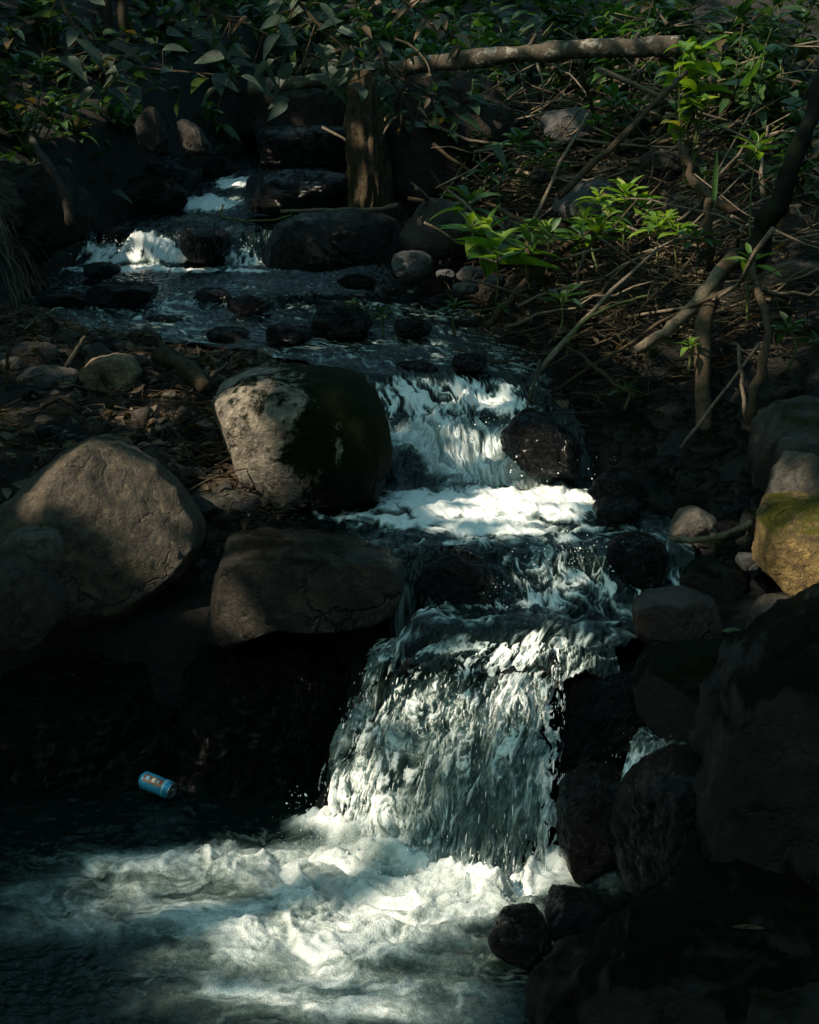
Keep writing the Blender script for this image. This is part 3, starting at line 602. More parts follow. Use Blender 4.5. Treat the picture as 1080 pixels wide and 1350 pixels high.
rock('boulder', 'wet red brown boulder at the right foot of the waterfall', 'boulder', M['red_wet'],
     [(736, 1065), (748, 1027), (783, 1012), (822, 1018), (830, 1045), (815, 1095), (806, 1150), (755, 1155), (738, 1115)], 4.4, .17, 54, .07, 4)
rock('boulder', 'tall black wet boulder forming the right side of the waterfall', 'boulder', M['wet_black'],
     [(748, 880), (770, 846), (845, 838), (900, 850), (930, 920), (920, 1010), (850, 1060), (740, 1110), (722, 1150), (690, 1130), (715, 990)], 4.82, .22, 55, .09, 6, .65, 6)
rock('boulder', 'dark boulder under the red brown rock right of the waterfall', 'boulder', M['moss_rock'],
     [(830, 860), (900, 850), (1000, 845), (1010, 940), (960, 1000), (880, 1000), (835, 930)], 4.7, .22, 56, .08, 5)
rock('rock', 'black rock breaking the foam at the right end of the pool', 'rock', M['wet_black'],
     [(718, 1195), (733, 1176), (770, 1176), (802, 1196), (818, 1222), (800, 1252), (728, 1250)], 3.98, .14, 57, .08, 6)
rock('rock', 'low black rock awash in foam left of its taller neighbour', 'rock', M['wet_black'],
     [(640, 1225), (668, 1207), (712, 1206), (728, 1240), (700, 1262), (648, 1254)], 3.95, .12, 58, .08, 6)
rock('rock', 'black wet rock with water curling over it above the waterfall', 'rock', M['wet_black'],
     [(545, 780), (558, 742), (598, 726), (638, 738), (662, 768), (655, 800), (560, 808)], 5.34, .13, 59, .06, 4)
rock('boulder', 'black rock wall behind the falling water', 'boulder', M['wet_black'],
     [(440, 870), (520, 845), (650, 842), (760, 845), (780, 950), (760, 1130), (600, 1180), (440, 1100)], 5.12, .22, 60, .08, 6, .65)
rock('boulder', 'upper moss covered dark rock beneath the brush pile', 'boulder', M['moss_rock'], oval(845, 445, 930, 545), 7.2, .2, 61, .10, 4)
rock('boulder', 'lower moss covered dark rock above the stream edge on the right', 'boulder', M['moss_rock'], oval(800, 535, 930, 655), 6.85, .25, 62, .10, 4)
rock('rock', 'wet black rock at the right side of the upper cascade', 'rock', M['wet_black'],
     [(657, 570), (675, 549), (705, 542), (735, 556), (770, 590), (775, 630), (700, 625), (665, 600)], 6.62, .16, 63, .09, 5)
rock('boulder', 'black bank rock between the upper cascade and the mossy rocks', 'boulder', M['wet_black'], oval(700, 455, 830, 625), 7.4, .3, 64, .12, 5)
rock('rock', 'wet dark rock at the right edge of the white foam', 'rock', M['wet_black'],
     [(772, 645), (790, 622), (820, 617), (850, 630), (870, 655), (840, 672), (790, 668)], 6.2, .13, 65, .09, 5)
rock('rock', 'low brown wet rock below the foam on the right bank', 'rock', M['red_wet'], oval(782, 656, 852, 695), 5.95, .1, 66, .09, 5)
rock('rock', 'dark rock on the right bank between the foam and the triangular rock', 'rock', M['moss_rock'], oval(850, 640, 900, 690), 6.2, .12, 67, .09, 5)
rock('rock', 'wet dark rock at the right rim of the stream above the red brown rock', 'rock', M['wet_black'], oval(800, 705, 880, 775), 5.5, .14, 68, .1, 5)
rock('rock', 'dark stone behind the red brown rock', 'rock', M['moss_rock'], oval(900, 735, 985, 800), 5.3, .13, 69, .1, 5)
rock('boulder', 'grey rounded boulder in the brush behind the lit seedlings', 'boulder', M['grey_rock'],
     [(724, 280), (735, 255), (765, 240), (800, 238), (812, 255), (808, 285), (770, 296), (735, 296)], 9.2, .2, 71, .06, 4)
rock('boulder', 'brown boulder at the far water edge left of the lit seedlings', 'boulder', M['brown_rock'],
     [(523, 300), (540, 270), (570, 262), (605, 268), (628, 290), (630, 325), (590, 345), (535, 335)], 9.5, .22, 72, .07, 4)
rock('rock', 'small grey boulder in the water below the far brown boulder', 'rock', M['grey_rock'], oval(516, 330, 572, 368), 9.15, .14, 73, .07, 4)
rock('boulder', 'wide wet dark boulder across the stream right of the upstream cascade', 'boulder', rock_mat('wet slate rock', (0.06, 0.06, 0.06), (0.12, 0.12, 0.118), rough=0.4, wet_all=0.9, bump=2.0),
     [(338, 335), (370, 295), (400, 280), (470, 276), (520, 285), (535, 320), (510, 350), (420, 356), (350, 352)], 9.9, .3, 74, .09, 6)
rock('rock', 'dark wet rock in the middle of the upper stream', 'rock', M['wet_black'],
     [(405, 435), (420, 408), (450, 396), (478, 402), (495, 430), (480, 448), (420, 448)], 8.35, .17, 75, .1, 6)
rock('boulder', 'black boulder upstream between the white patches of water', 'boulder', M['wet_black'], oval(318, 222, 470, 285), 11.9, .4, 76, .1, 6)
rock('rock', 'black rock splitting the upstream cascade', 'rock', M['wet_black'], oval(232, 298, 304, 348), 11.0, .18, 77, .1, 5)
rock('rock', 'black rock at the top of the upstream cascade', 'rock', M['wet_black'], oval(128, 297, 180, 318), 11.35, .14, 78, .1, 5, sub=4)
rock('rock', 'low dark rock in front of the upstream cascade', 'rock', M['wet_black'], oval(110, 346, 162, 368), 10.3, .14, 79, .1, 5, sub=4)
rock('boulder', 'mossy earth covered rock mass behind the tan stump', 'boulder', M['earth'],
     [(480, 275), (478, 180), (490, 110), (560, 90), (640, 100), (675, 160), (668, 230), (620, 275), (540, 285)], 10.9, .4, 80, .12, 5, .7)
rock('rock', 'grey rock among the brush below the fallen log', 'rock', M['grey_rock'], oval(713, 143, 805, 190), 10.9, .2, 81, .1, 5)
rock('rock', 'dark rock half hidden by dead branches on the right bank', 'rock', M['brown_rock'], oval(845, 198, 915, 235), 10.0, .16, 82, .1, 5)
rock('rock', 'small dark rock in the brush right of the grey rounded boulder', 'rock', M['brown_rock'], oval(875, 258, 925, 290), 9.2, .12, 83, .1, 5)
rock('rock', 'flat brown rock at the right frame edge under the leaning trunk', 'rock', M['brown_rock'], oval(990, 345, 1100, 390), 7.7, .16, 84, .1, 5)
rock('rock', 'wide flat wet rock on the left edge of the upper stream', 'rock', M['wet_black'], oval(110, 372, 215, 412), 9.3, .2, 85, .1, 5)
rock('rock', 'dark rock in the stream right of the flat wet rock', 'rock', M['wet_black'], oval(250, 380, 305, 405), 9.3, .12, 86, .1, 5, sub=4)
rock('rock', 'wet stones at the foot of the left bank beside the rounded boulder', 'rock', M['wet_black'], oval(225, 560, 292, 645), 6.5, .14, 87, .12, 6)
rock('boulder', 'dark earth overhang on the far left bank above the stream', 'boulder', M['earth'],
     [(-80, 330), (-60, 240), (20, 215), (90, 225), (125, 270), (110, 310), (60, 340)], 10.2, .35, 88, .12, 5)
rock('boulder', 'dark bank rock left of the upstream cascade', 'boulder', M['moss_rock'], oval(60, 230, 250, 300), 12.3, .4, 89, .12, 5)
rock('boulder', 'long black rock at the top of the upstream water under the log', 'boulder', M['wet_black'], oval(325, 165, 480, 228), 13.2, .4, 151, .12, 6)
rock('boulder', 'black rock left of the upstream white patches', 'boulder', M['wet_black'], oval(150, 205, 268, 262), 12.6, .3, 152, .12, 6)
rock('rock', 'black rock between the two upstream white patches', 'rock', M['wet_black'], oval(268, 205, 306, 238), 13.3, .2, 153, .12, 5)
rock('boulder', 'dark rock bank above the upstream water below the hanging leaves', 'boulder', M['earth'], oval(285, 118, 470, 190), 14.4, .4, 154, .12, 5)
for i, (a, b, yy, wd, ht, lab) in enumerate(((330, 402, 9.0, 60, 24, 'half sunk black rock left of the mid stream rock'), (380, 440, 8.2, 70, 26, 'half sunk black rock above the rounded boulder'), (540, 432, 8.3, 56, 22, 'half sunk black rock right of the mid stream rock'),
        (590, 395, 8.7, 50, 20, 'half sunk black rock under the left tip of the brush'), (300, 442, 8.3, 60, 22, 'half sunk black rock near the left bank driftwood'), (545, 488, 7.55, 66, 24, 'black rock at the top of the upper cascade'),
        (80, 395, 9.3, 80, 24, 'half sunk black rock at the far left of the upper stream'), (470, 372, 9.6, 54, 20, 'half sunk black rock before the wide dark boulder'), (620, 478, 7.5, 50, 22, 'black rock at the right rim of the upper cascade'), (215, 425, 8.8, 56, 18, 'low black rock by the edge of the left bank debris'))):
    rock('rock', lab, 'rock', M['wet_black'], oval(a - wd / 2, b - ht / 2, a + wd / 2, b + ht / 2), yy, .11, 160 + i, .14, 5, sub=4)
PEB = [(600, 350, 640, 372, 8.9), (630, 330, 668, 352, 9.0), (596, 372, 632, 388, 8.6), (664, 285, 700, 308, 9.2), (640, 362, 668, 378, 8.6), (700, 222, 728, 242, 9.8), (575, 355, 600, 368, 8.9), (655, 308, 690, 326, 9.0), (810, 280, 850, 300, 8.9)]
for i, (a, b, c_, d_, yy) in enumerate(PEB):
    rock('stone', 'small grey stone at the stream edge below the far brown boulder', 'stone', M['grey_rock'] if i % 2 == 0 else M['brown_rock'], oval(a, b, c_, d_), yy, .08, 100 + i, .1, 4, sub=4, group='small stones by the far water edge')
# submerged and scattered stones on the left bank
rp = np.random.default_rng(5)
for i in range(34):
    yy = rp.uniform(6.0, 8.3); xx = rp.uniform(-2.15, left_e(yy) + 0.02); s = rp.uniform(.025, .07)
    d, F = ico(3); V = rock_shape(d, F, lambda p_: np.full(len(p_), s), s * 1.1, 200 + i, .16, 4, .8) * np.array([1.2, 1.1, .75])
    z = gz(xx, yy); V = V + np.array([xx, yy, z + s * .3])
    tag(obj('pebble', V, F, [M['granite'], M['brown_rock'], M['wet_black']][i % 3], loc=(xx, yy, z)), 'small stone lying among the twigs of the left bank', 'stone', 'small stones scattered on the left bank')
for i in range(26):
    yy = rp.uniform(5.3, 6.6); xx = right_e(yy) + rp.uniform(0.0, 0.8); s = rp.uniform(.03, .08)
    d, F = ico(3); V = rock_shape(d, F, lambda p_: np.full(len(p_), s), s * 1.1, 260 + i, .16, 4, .8) * np.array([1.2, 1.1, .8])
    z = gz(xx, yy); V = V + np.array([xx, yy, z + s * .3])
    tag(obj('pebble', V, F, [M['red_wet'], M['moss_rock'], M['wet_black']][i % 3], loc=(xx, yy, z)), 'small dark stone lying between the rocks of the right bank', 'stone', 'small stones between the right bank rocks')

def gravel(name, label, n, mat, seed, pick):
    rl = np.random.default_rng(seed); d, F = ico(2); k = len(d); Vs = np.zeros((n, k, 3))
    for i in range(n):
        x_, y_ = pick(rl); s = rl.gamma(2.0, .007) + .006; q = d * s * rl.uniform(.6, 1.3, 3) * (1 + .25 * np.sin(d[:, [1, 2, 0]] * 3 + i))
        Vs[i] = q + np.array([x_, y_, gz(x_, y_) + s * .25])
    Fq = (np.arange(n)[:, None, None] * k + F[None]).reshape(-1, 3)
    return tag(obj(name, Vs.reshape(-1, 3), Fq, mat), label, 'gravel', kind='stuff')
def pk_l(rl):
    y_ = rl.uniform(5.6, 8.8); return left_e(y_) - abs(rl.normal(.1, .7)), y_
def pk_r(rl):
    y_ = rl.uniform(5.2, 8.2); return right_e(y_) + abs(rl.normal(.1, .5)), y_
gravel('gravel', 'dark gravel covering the left bank', 1300, M['brown_rock'], 401, pk_l)
gravel('gravel', 'dark wet gravel on the right bank below the brush', 1100, M['moss_rock'], 402, pk_r)

# ------------------------------------------------------------------ wood
def branch(name, label, cat, mat, pts, r0, r1, n=18, sides=8, jit=0.15, group=None, extra=None):
    path = curve(pts, n); rad = np.linspace(r0, r1, n)
    kk = np.random.default_rng(int(abs(path[0, 0]) * 1e4) + n); path[1:-1] += kk.normal(0, .30 * r0 if r0 < .04 else .001, (n - 2, 3)); rad = rad * (1 + (kk.normal(0, .05, n) if r0 < .04 else 0))
    V, F = tube(path, rad, sides, jit, rng.uniform(0, 50))
    loc = path[np.argmin(path[:, 2])]
    return tag(obj(name, V, F, mat, loc=loc), label, cat, group)
log = branch('fallen_log', 'fallen log with pale lichen patches lying across the top of the bank', 'log', M['log'],
       [P(330, 116, 10.8), P(425, 104, 10.6), P(520, 90, 10.5), P(620, 78, 10.4), P(720, 68, 10.3), P(820, 63, 10.2), P(897, 61, 10.1)], .050, .066, 60, 18, .3)
for (a, b) in ((700, 60), (600, 75), (835, 58)):
    q = P(a, b, 10.3); Vk, Fk = tube(curve([q, q + np.array([.03, -.05, .07])], 5), np.linspace(.022, .012, 5), 7, .2)
    kn = obj('knot', Vk, Fk, M['log'], loc=q, parent=log)
pth = curve([P(488, 300, 10.4), P(486, 230, 10.4), P(480, 170, 10.45), P(482, 115, 10.5), P(494, 95, 10.55)], 70); sd = 64
Vs, Fs = tube(pth, np.linspace(.15, .105, 70), sd)
th = np.tile(np.arange(sd) * 2 * pi / sd, 70); tz = np.repeat(np.linspace(0, 1, 70), sd)
rr = 1 + .30 * fbm(np.stack([np.cos(th) * 2.6, np.sin(th) * 2.6, tz * 2.2], 1), 5, .6) + .12 * fbm(np.stack([np.cos(th) * 9, np.sin(th) * 9, tz * 6], 1), 3)
cen = np.repeat(pth, sd, 0); Vs[:70 * sd] = cen + (Vs[:70 * sd] - cen) * rr[:, None]
stump = tag(obj('tree_stump', Vs, Fs, M['trunk_tan'], loc=P(488, 300, 10.4)), 'dark ridged stump with a sunlit strip standing below the fallen log', 'stump')
branch('driftwood', 'short splintered driftwood stub lying beside the rounded boulder', 'driftwood', M['trunk_tan'],
       [P(215, 470, 7.5), P(245, 485, 7.2), P(272, 512, 6.95)], .045, .04, 14, 10, .45)
branch('driftwood', 'pointed splinter of wood leaning above the driftwood stub', 'driftwood', M['stick'],
       [P(280, 497, 7.0), P(300, 477, 7.05)], .014, .003, 6, 6, .3)
branch('leaning_tree', 'dark mossy trunk leaning in from the right frame edge', 'tree', bark_mat('black bark', (0.005, 0.0045, 0.0035), (0.013, 0.011, 0.008), scale=24, moss=(0.012, 0.016, 0.005)),
       [P(985, 350, 7.3), P(1005, 310, 7.2), P(1030, 255, 7.1), P(1050, 200, 7.1), P(1085, 110, 7.2), P(1150, -60, 7.4)], .055, .042, 60, 18, .7)
branch('slender_tree', 'slender grey trunk rising from the mossy rocks into the brush', 'tree', M['stick_dark'],
       [P(925, 665, 6.6), P(930, 590, 6.65), P(927, 500, 6.75), P(928, 430, 6.9), P(945, 370, 7.1), P(968, 338, 7.2)], .042, .038, 24, 10, .3)
branch('branch', 'thick pale slanting branch crossing in front of the slender grey trunk', 'branch', M['stick'],
       [P(838, 462, 6.95), P(880, 435, 6.95), P(920, 395, 7.0), P(950, 355, 7.05)], .022, .036, 14, 9, .3)
branch('sapling', 'thin bent sapling stem right of the slender grey trunk', 'sapling', M['stick_dark'],
       [P(988, 560, 6.4), P(1000, 500, 6.4), P(1012, 430, 6.5), P(998, 370, 6.7), P(992, 335, 6.8)], .022, .014, 16, 8, .25)
branch('branch', 'golden bent twig lying over the triangular rock', 'branch', M['stick'],
       [P(884, 708, 5.62), P(915, 712, 5.55), P(955, 706, 5.4), P(990, 689, 5.3)], .011, .013, 14, 7, .3)
branch('branch', 'straight pale pole leaning right of the slender grey trunk', 'branch', M['stick'], [P(897, 592, 6.5), P(1003, 452, 6.7)], .008, .008, 10, 6, .1)
branch('branch', 'upright pale stick standing right of the slender grey trunk', 'branch', M['stick'], [P(982, 547, 6.45), P(974, 455, 6.5)], .010, .009, 10, 6, .1)
branch('vine', 'arched green vine hanging over the stream from the brush pile', 'vine', M['stem'],
       [P(747, 467, 7.0), P(752, 445, 7.0), P(775, 420, 7.05), P(815, 402, 7.2), P(860, 390, 7.4)], .008, .009, 20, 6, .1)
branch('vine', 'curled pale vine hanging in front of the fallen log', 'vine', M['stick'],
       [P(520, 50, 9.6), P(545, 62, 9.6), P(565, 88, 9.6), P(566, 120, 9.6), P(555, 150, 9.6)], .008, .006, 20, 6, .1)
branch('vine', 'thin pale vine hanging from the middle of the fallen log', 'vine', M['stick'],
       [P(708, 83, 10.1), P(716, 110, 10.0), P(715, 145, 10.0), P(700, 172, 10.0)], .008, .005, 16, 6, .1)
branch('vine', 'thin straight vine slanting below the fallen log', 'vine', M['stick'], [P(632, 127, 10.0), P(668, 105, 10.0), P(706, 84, 10.1)], .006, .007, 12, 6, .1)
branch('branch', 'pale branch lying level across the stream at the stump foot', 'branch', M['stick'],
       [P(370, 279, 10.1), P(430, 276, 10.1), P(490, 277, 10.05), P(525, 270, 10.0)], .012, .014, 14, 7, .2)
branch('vine', 'looping green vine trailing over the upstream black rock', 'vine', M['stem'],
       [P(294, 270, 10.9), P(293, 285, 10.8), P(320, 291, 10.6), P(360, 290, 10.3), P(385, 283, 10.2)], .009, .008, 18, 6, .1)
rock('rock', 'upright weathered grey rock in the far left bank, left of its twin', 'rock', M['earth'], [(176, 160), (188, 138), (205, 142), (220, 175), (226, 204), (205, 212), (185, 195)], 11.3, .12, 141, .12, 5)
rock('rock', 'upright pale rock above the upstream water, right of its twin', 'rock', M['brown_rock'], [(232, 160), (243, 148), (256, 158), (278, 192), (282, 208), (262, 212), (243, 195)], 11.1, .10, 142, .12, 5)
rock('rock', 'dark weathered rock at the far left frame edge', 'rock', M['brown_rock'], [(-30, 260), (0, 236), (25, 240), (34, 270), (28, 300), (-30, 310)], 9.9, .14, 143, .14, 5)
branch('root', 'grey root curving down the far left bank', 'root', M['root'], [P(40, 180, 10.5), P(62, 215, 10.0), P(80, 245, 9.85), P(95, 300, 9.8)], .02, .035, 18, 12, .7)
branch('thin_tree', 'left of two thin trunks in the dark upper left background', 'tree', M['trunk'], [P(138, 120, 13.5), P(140, 60, 13.5), P(139, -60, 13.6)], .06, .05, 12, 9, .2)
branch('thin_tree', 'right of two thin trunks in the dark upper left background', 'tree', M['trunk'], [P(160, 120, 13.5), P(161, 60, 13.5), P(164, -60, 13.6)], .05, .04, 12, 9, .2)
branch('branch', 'curved bare branch arching down from the right bank brush', 'branch', M['stick_dark'], [P(975, 275, 8.2), P(930, 255, 8.3), P(905, 215, 8.4), P(895, 185, 8.5)], .03, .018, 16, 8, .3)
branch('branch', 'broken upright stub sticking out of the brush pile', 'branch', M['stick_dark'], [P(935, 340, 8.0), P(933, 290, 8.0), P(936, 262, 8.0)], .022, .026, 8, 8, .4)
branch('branch', 'short broken stub standing by the lit seedlings', 'branch', M['stick_dark'], [P(696, 370, 8.0), P(697, 300, 8.0)], .015, .012, 8, 8, .3)
branch('branch', 'long dark branch dipping from the brush pile to the water', 'branch', M['stick_dark'], [P(640, 430, 7.9), P(690, 375, 8.0), P(740, 330, 8.2), P(790, 305, 8.4)], .018, .026, 16, 8, .3)
branch('branch', 'long dark diagonal branch leaning up toward the bright hanging leaves', 'branch', M['stick_dark'], [P(735, 260, 9.0), P(800, 200, 9.1), P(870, 130, 9.2), P(905, 95, 9.4)], .022, .016, 16, 8, .2)
branch('branch', 'pale branch running up left of the grey rounded boulder', 'branch', M['stick'], [P(700, 300, 8.9), P(735, 225, 9.0), P(775, 150, 9.3)], .014, .009, 12, 7, .2)
branch('branch', 'dark root hanging into the cascade from the right bank', 'branch', M['stick_dark'], [P(693, 545, 6.7), P(705, 505, 6.8), P(712, 475, 7.0)], .006, .008, 10, 6, .2)
branch('branch', 'long dark branch slanting down from the brush to the mossy rocks', 'branch', M['stick_dark'], [P(850, 535, 6.9), P(800, 495, 7.0), P(745, 455, 7.1)], .012, .010, 12, 7, .2)
branch('branch', 'upright twig leaning over the left bank stones', 'branch', M['stick'], [P(87, 484, 7.2), P(113, 443, 7.25)], .012, .009, 8, 6, .2)
branch('branch', 'thin forked twig standing at the left frame edge', 'branch', M['stick_dark'], [P(8, 515, 7.0), P(10, 455, 7.0)], .01, .008, 8, 6, .2)

rs_ = np.random.default_rng(21)
nb_ = 0
while nb_ < 285:                        # brush pile
    yy = rs_.uniform(7.0, 12.6); xx = right_e(yy) + rs_.uniform(-0.05, 2.6)
    if xx > 0.30 * yy: continue
    g = gz(xx, yy); ln = rs_.gamma(3.0, .22) + .15; a = rs_.normal(0, .75) + (0 if rs_.random() < .7 else 1.4)
    dirv = np.array([cos(a), sin(a) * .7, rs_.normal(.16, .45)]); dirv /= np.linalg.norm(dirv)
    h = rs_.uniform(0.02, 0.32) + (0.06 if yy < 8 else 0)
    c0 = np.array([xx, yy, g + h]); bend = rs_.normal(0, .10, 3) * ln
    pts = [c0 - dirv * ln / 2, c0 + bend * .7, c0 + dirv * ln / 2]
    pts = [np.array([q[0], q[1], max(q[2], gz(q[0], q[1]) + .005)]) for q in pts]
    r = rs_.gamma(1.7, .0032) + .003
    path = curve(pts, 9) + rs_.normal(0, .011, (9, 3)); V, F = tube(path, np.linspace(r, r * .5, 9), 6, .3, nb_)
    if rs_.random() < .6:
        k = path[5]; d2 = dirv + rs_.normal(0, .6, 3); V2, F2 = tube(curve([k, k + d2 * ln * .3], 4), np.linspace(r * .6, r * .3, 4), 5)
        m2 = MB(); m2.add(V, F); m2.add(V2, F2); V, F = m2.get()
    tag(obj('dead_branch', V, F, M['stick'] if rs_.random() < .6 else M['stick_dark'], loc=path[0]), 'dead branch lying tangled in the brush pile on the right bank', 'branch', 'dead branches of the brush pile')
    nb_ += 1
# fine litter on the banks: uncountable
M['litter'] = bark_mat('rotten twig', (0.022, 0.016, 0.010), (0.075, 0.058, 0.038), scale=40)
def litter(name, label, n, side, ylo, yhi, spread, seed):
    rl = np.random.default_rng(seed); mb = MB(); mleaf = MB()
    for i in range(n):
        yy = rl.uniform(ylo, yhi); k = abs(rl.normal(0, spread)) + .03
        xx = left_e(yy) - k if side < 0 else right_e(yy) + k - .12
        ln = rl.gamma(2.5, .05) + .04; a = rl.uniform(0, 2 * pi); z = gz(xx, yy) + rl.uniform(.004, .05) + (rl.gamma(1.2, .05) if side > 0 else 0)
        dv_ = np.array([cos(a), sin(a), rl.normal(0.05, .22)]) * ln / 2; c0 = np.array([xx, yy, z])
        r = rl.gamma(1.6, .0012) + .001
        mb.add(*tube(curve([c0 - dv_, c0 + rl.normal(0, .12, 3) * ln, c0 + dv_], 5), np.linspace(r, r * .5, 5), 4))
    V, F = mb.get(); return tag(obj(name, V, F, M['litter'] if side > 0 else M['stick_dark']), label, 'twigs', kind='stuff')
litter('twig_litter', 'mat of broken twigs over the left bank gravel', 2400, -1, 5.7, 8.8, .8, 31)
litter('twig_litter', 'mat of fine dead twigs over the right bank soil', 5600, 1, 6.9, 11.5, 1.1, 32)

# ------------------------------------------------------------------ leaves and plants
TL = np.linspace(0, 1, 7)
def leaves(base, dirv, up, L, W, droop, shape=0.85, fold=0.22):
    n = len(base); dirv = dirv / (np.linalg.norm(dirv, axis=1)[:, None] + 1e-9)
    side = np.cross(dirv, up); side /= np.linalg.norm(side, axis=1)[:, None] + 1e-9; nn = np.cross(side, dirv)
    w_ = np.sin(pi * np.clip(TL, 0, 1) ** shape) ** 0.9; w_[0] = 0.06; w_[-1] = 0.01
    V = np.zeros((n, 7, 3, 3))
    for j, s in enumerate((-1, 0, 1)):
        V[:, :, j] = base[:, None] + dirv[:, None] * (L[:, None] * TL[None])[:, :, None] \
            + side[:, None] * (s * 0.5 * W[:, None] * w_[None])[:, :, None] \
            + nn[:, None] * (abs(s) * fold * W[:, None] * w_[None])[:, :, None]
        V[:, :, j, 2] -= droop[:, None] * L[:, None] * TL[None] ** 2
    f = grid_faces(7, 3); F = (np.arange(n)[:, None, None] * 21 + f[None]).reshape(-1, 4)
    return V.reshape(-1, 3), F
def rosette(c, n, L, rl, elev=(0.1, 0.9), wr=0.34, droop=(.1, .5)):
    a = np.arange(n) * 2.4 + rl.uniform(0, 6); e = np.linspace(elev[0], elev[1], n) + rl.normal(0, .12, n)
    d = np.stack([np.cos(a) * np.cos(e), np.sin(a) * np.cos(e), np.sin(e)], 1)
    Ls = L * rl.uniform(.7, 1.15, n) * np.linspace(1.1, .65, n)
    base = c + d * L * .06 - np.array([0, 0, 1]) * np.linspace(L * .25, 0, n)[:, None]
    return leaves(base, d, np.tile([0, 0, 1.0], (n, 1)) + rl.normal(0, .15, (n, 3)), Ls, Ls * wr * rl.uniform(.85, 1.15, n), rl.uniform(*droop, n))
def seedling(px, py, Y, h, L, n, mat, label, seed, heads=1, lean=(0, 0), wr=.36, group=None):
    L *= 1.2; n += 3
    rl = np.random.default_rng(seed); top = P(px, py, Y); base = top + np.array([lean[0], lean[1], -h])
    t = thing('seedling_plant', base, label, 'plant', group); ms = MB(); mf = MB()
    path = curve([base, (base + top) / 2 + rl.normal(0, .02, 3), top], 9); ms.add(*tube(path, np.linspace(.008, .004, 9), 6))
    mf.add(*rosette(top, n, L, rl, wr=wr))
    for k in range(heads - 1):
        q = path[rl.integers(4, 7)]; e = q + np.array([rl.normal(0, .13), rl.normal(0, .1), rl.uniform(.03, .13)])
        ms.add(*tube(curve([q, e], 5), np.linspace(.005, .003, 5), 5)); mf.add(*rosette(e, max(5, n - 3), L * .75, rl, wr=wr))
    V, F = ms.get(); obj('stem', V, F, M['stem'], loc=base, parent=t)
    V, F = mf.get(); obj('foliage', V, F, mat, loc=base, parent=t); return t
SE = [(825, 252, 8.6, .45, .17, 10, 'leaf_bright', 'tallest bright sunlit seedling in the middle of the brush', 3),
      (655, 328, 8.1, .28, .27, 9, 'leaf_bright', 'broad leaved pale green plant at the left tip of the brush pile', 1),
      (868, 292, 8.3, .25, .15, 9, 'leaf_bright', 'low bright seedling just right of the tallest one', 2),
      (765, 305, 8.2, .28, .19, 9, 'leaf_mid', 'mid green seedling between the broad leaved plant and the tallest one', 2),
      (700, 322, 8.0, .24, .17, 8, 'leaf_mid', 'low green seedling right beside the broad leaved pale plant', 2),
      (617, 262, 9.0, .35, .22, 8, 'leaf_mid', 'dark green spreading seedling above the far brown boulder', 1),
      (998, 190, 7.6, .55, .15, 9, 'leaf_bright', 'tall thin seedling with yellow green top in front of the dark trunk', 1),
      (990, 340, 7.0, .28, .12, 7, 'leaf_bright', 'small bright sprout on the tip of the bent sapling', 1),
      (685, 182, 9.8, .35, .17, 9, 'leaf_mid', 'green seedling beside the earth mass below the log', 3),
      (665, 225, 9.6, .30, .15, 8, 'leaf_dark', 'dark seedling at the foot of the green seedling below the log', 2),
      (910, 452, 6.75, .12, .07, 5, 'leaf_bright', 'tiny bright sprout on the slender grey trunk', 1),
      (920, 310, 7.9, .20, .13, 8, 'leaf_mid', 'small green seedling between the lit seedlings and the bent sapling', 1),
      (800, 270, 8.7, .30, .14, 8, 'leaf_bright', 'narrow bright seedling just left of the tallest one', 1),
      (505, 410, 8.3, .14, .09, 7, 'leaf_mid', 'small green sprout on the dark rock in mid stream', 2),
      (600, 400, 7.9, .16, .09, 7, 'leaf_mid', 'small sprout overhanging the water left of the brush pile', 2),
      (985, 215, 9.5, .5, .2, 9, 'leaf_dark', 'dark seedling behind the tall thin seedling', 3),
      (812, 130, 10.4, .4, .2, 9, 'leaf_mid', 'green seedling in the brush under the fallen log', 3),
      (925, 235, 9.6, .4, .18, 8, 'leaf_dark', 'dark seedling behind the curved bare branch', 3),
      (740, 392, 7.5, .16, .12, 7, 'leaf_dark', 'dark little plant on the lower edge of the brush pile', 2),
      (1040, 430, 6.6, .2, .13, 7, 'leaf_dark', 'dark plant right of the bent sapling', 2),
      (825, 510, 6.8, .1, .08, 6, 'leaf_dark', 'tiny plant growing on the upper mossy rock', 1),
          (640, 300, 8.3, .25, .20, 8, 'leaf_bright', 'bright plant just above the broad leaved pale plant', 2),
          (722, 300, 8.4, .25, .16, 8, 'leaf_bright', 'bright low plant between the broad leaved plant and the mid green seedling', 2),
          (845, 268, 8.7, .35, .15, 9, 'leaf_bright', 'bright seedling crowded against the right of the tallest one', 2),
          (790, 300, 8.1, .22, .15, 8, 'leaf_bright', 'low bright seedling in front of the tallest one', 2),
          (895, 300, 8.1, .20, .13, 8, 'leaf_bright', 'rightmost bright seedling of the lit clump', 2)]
for i, (a, b, yy, h, L, n, m_, lab, hd) in enumerate(SE):
    if lab: seedling(a, b, yy, h, L, n, M[m_], lab, 300 + i, hd, wr=.42 if i == 1 else .34)
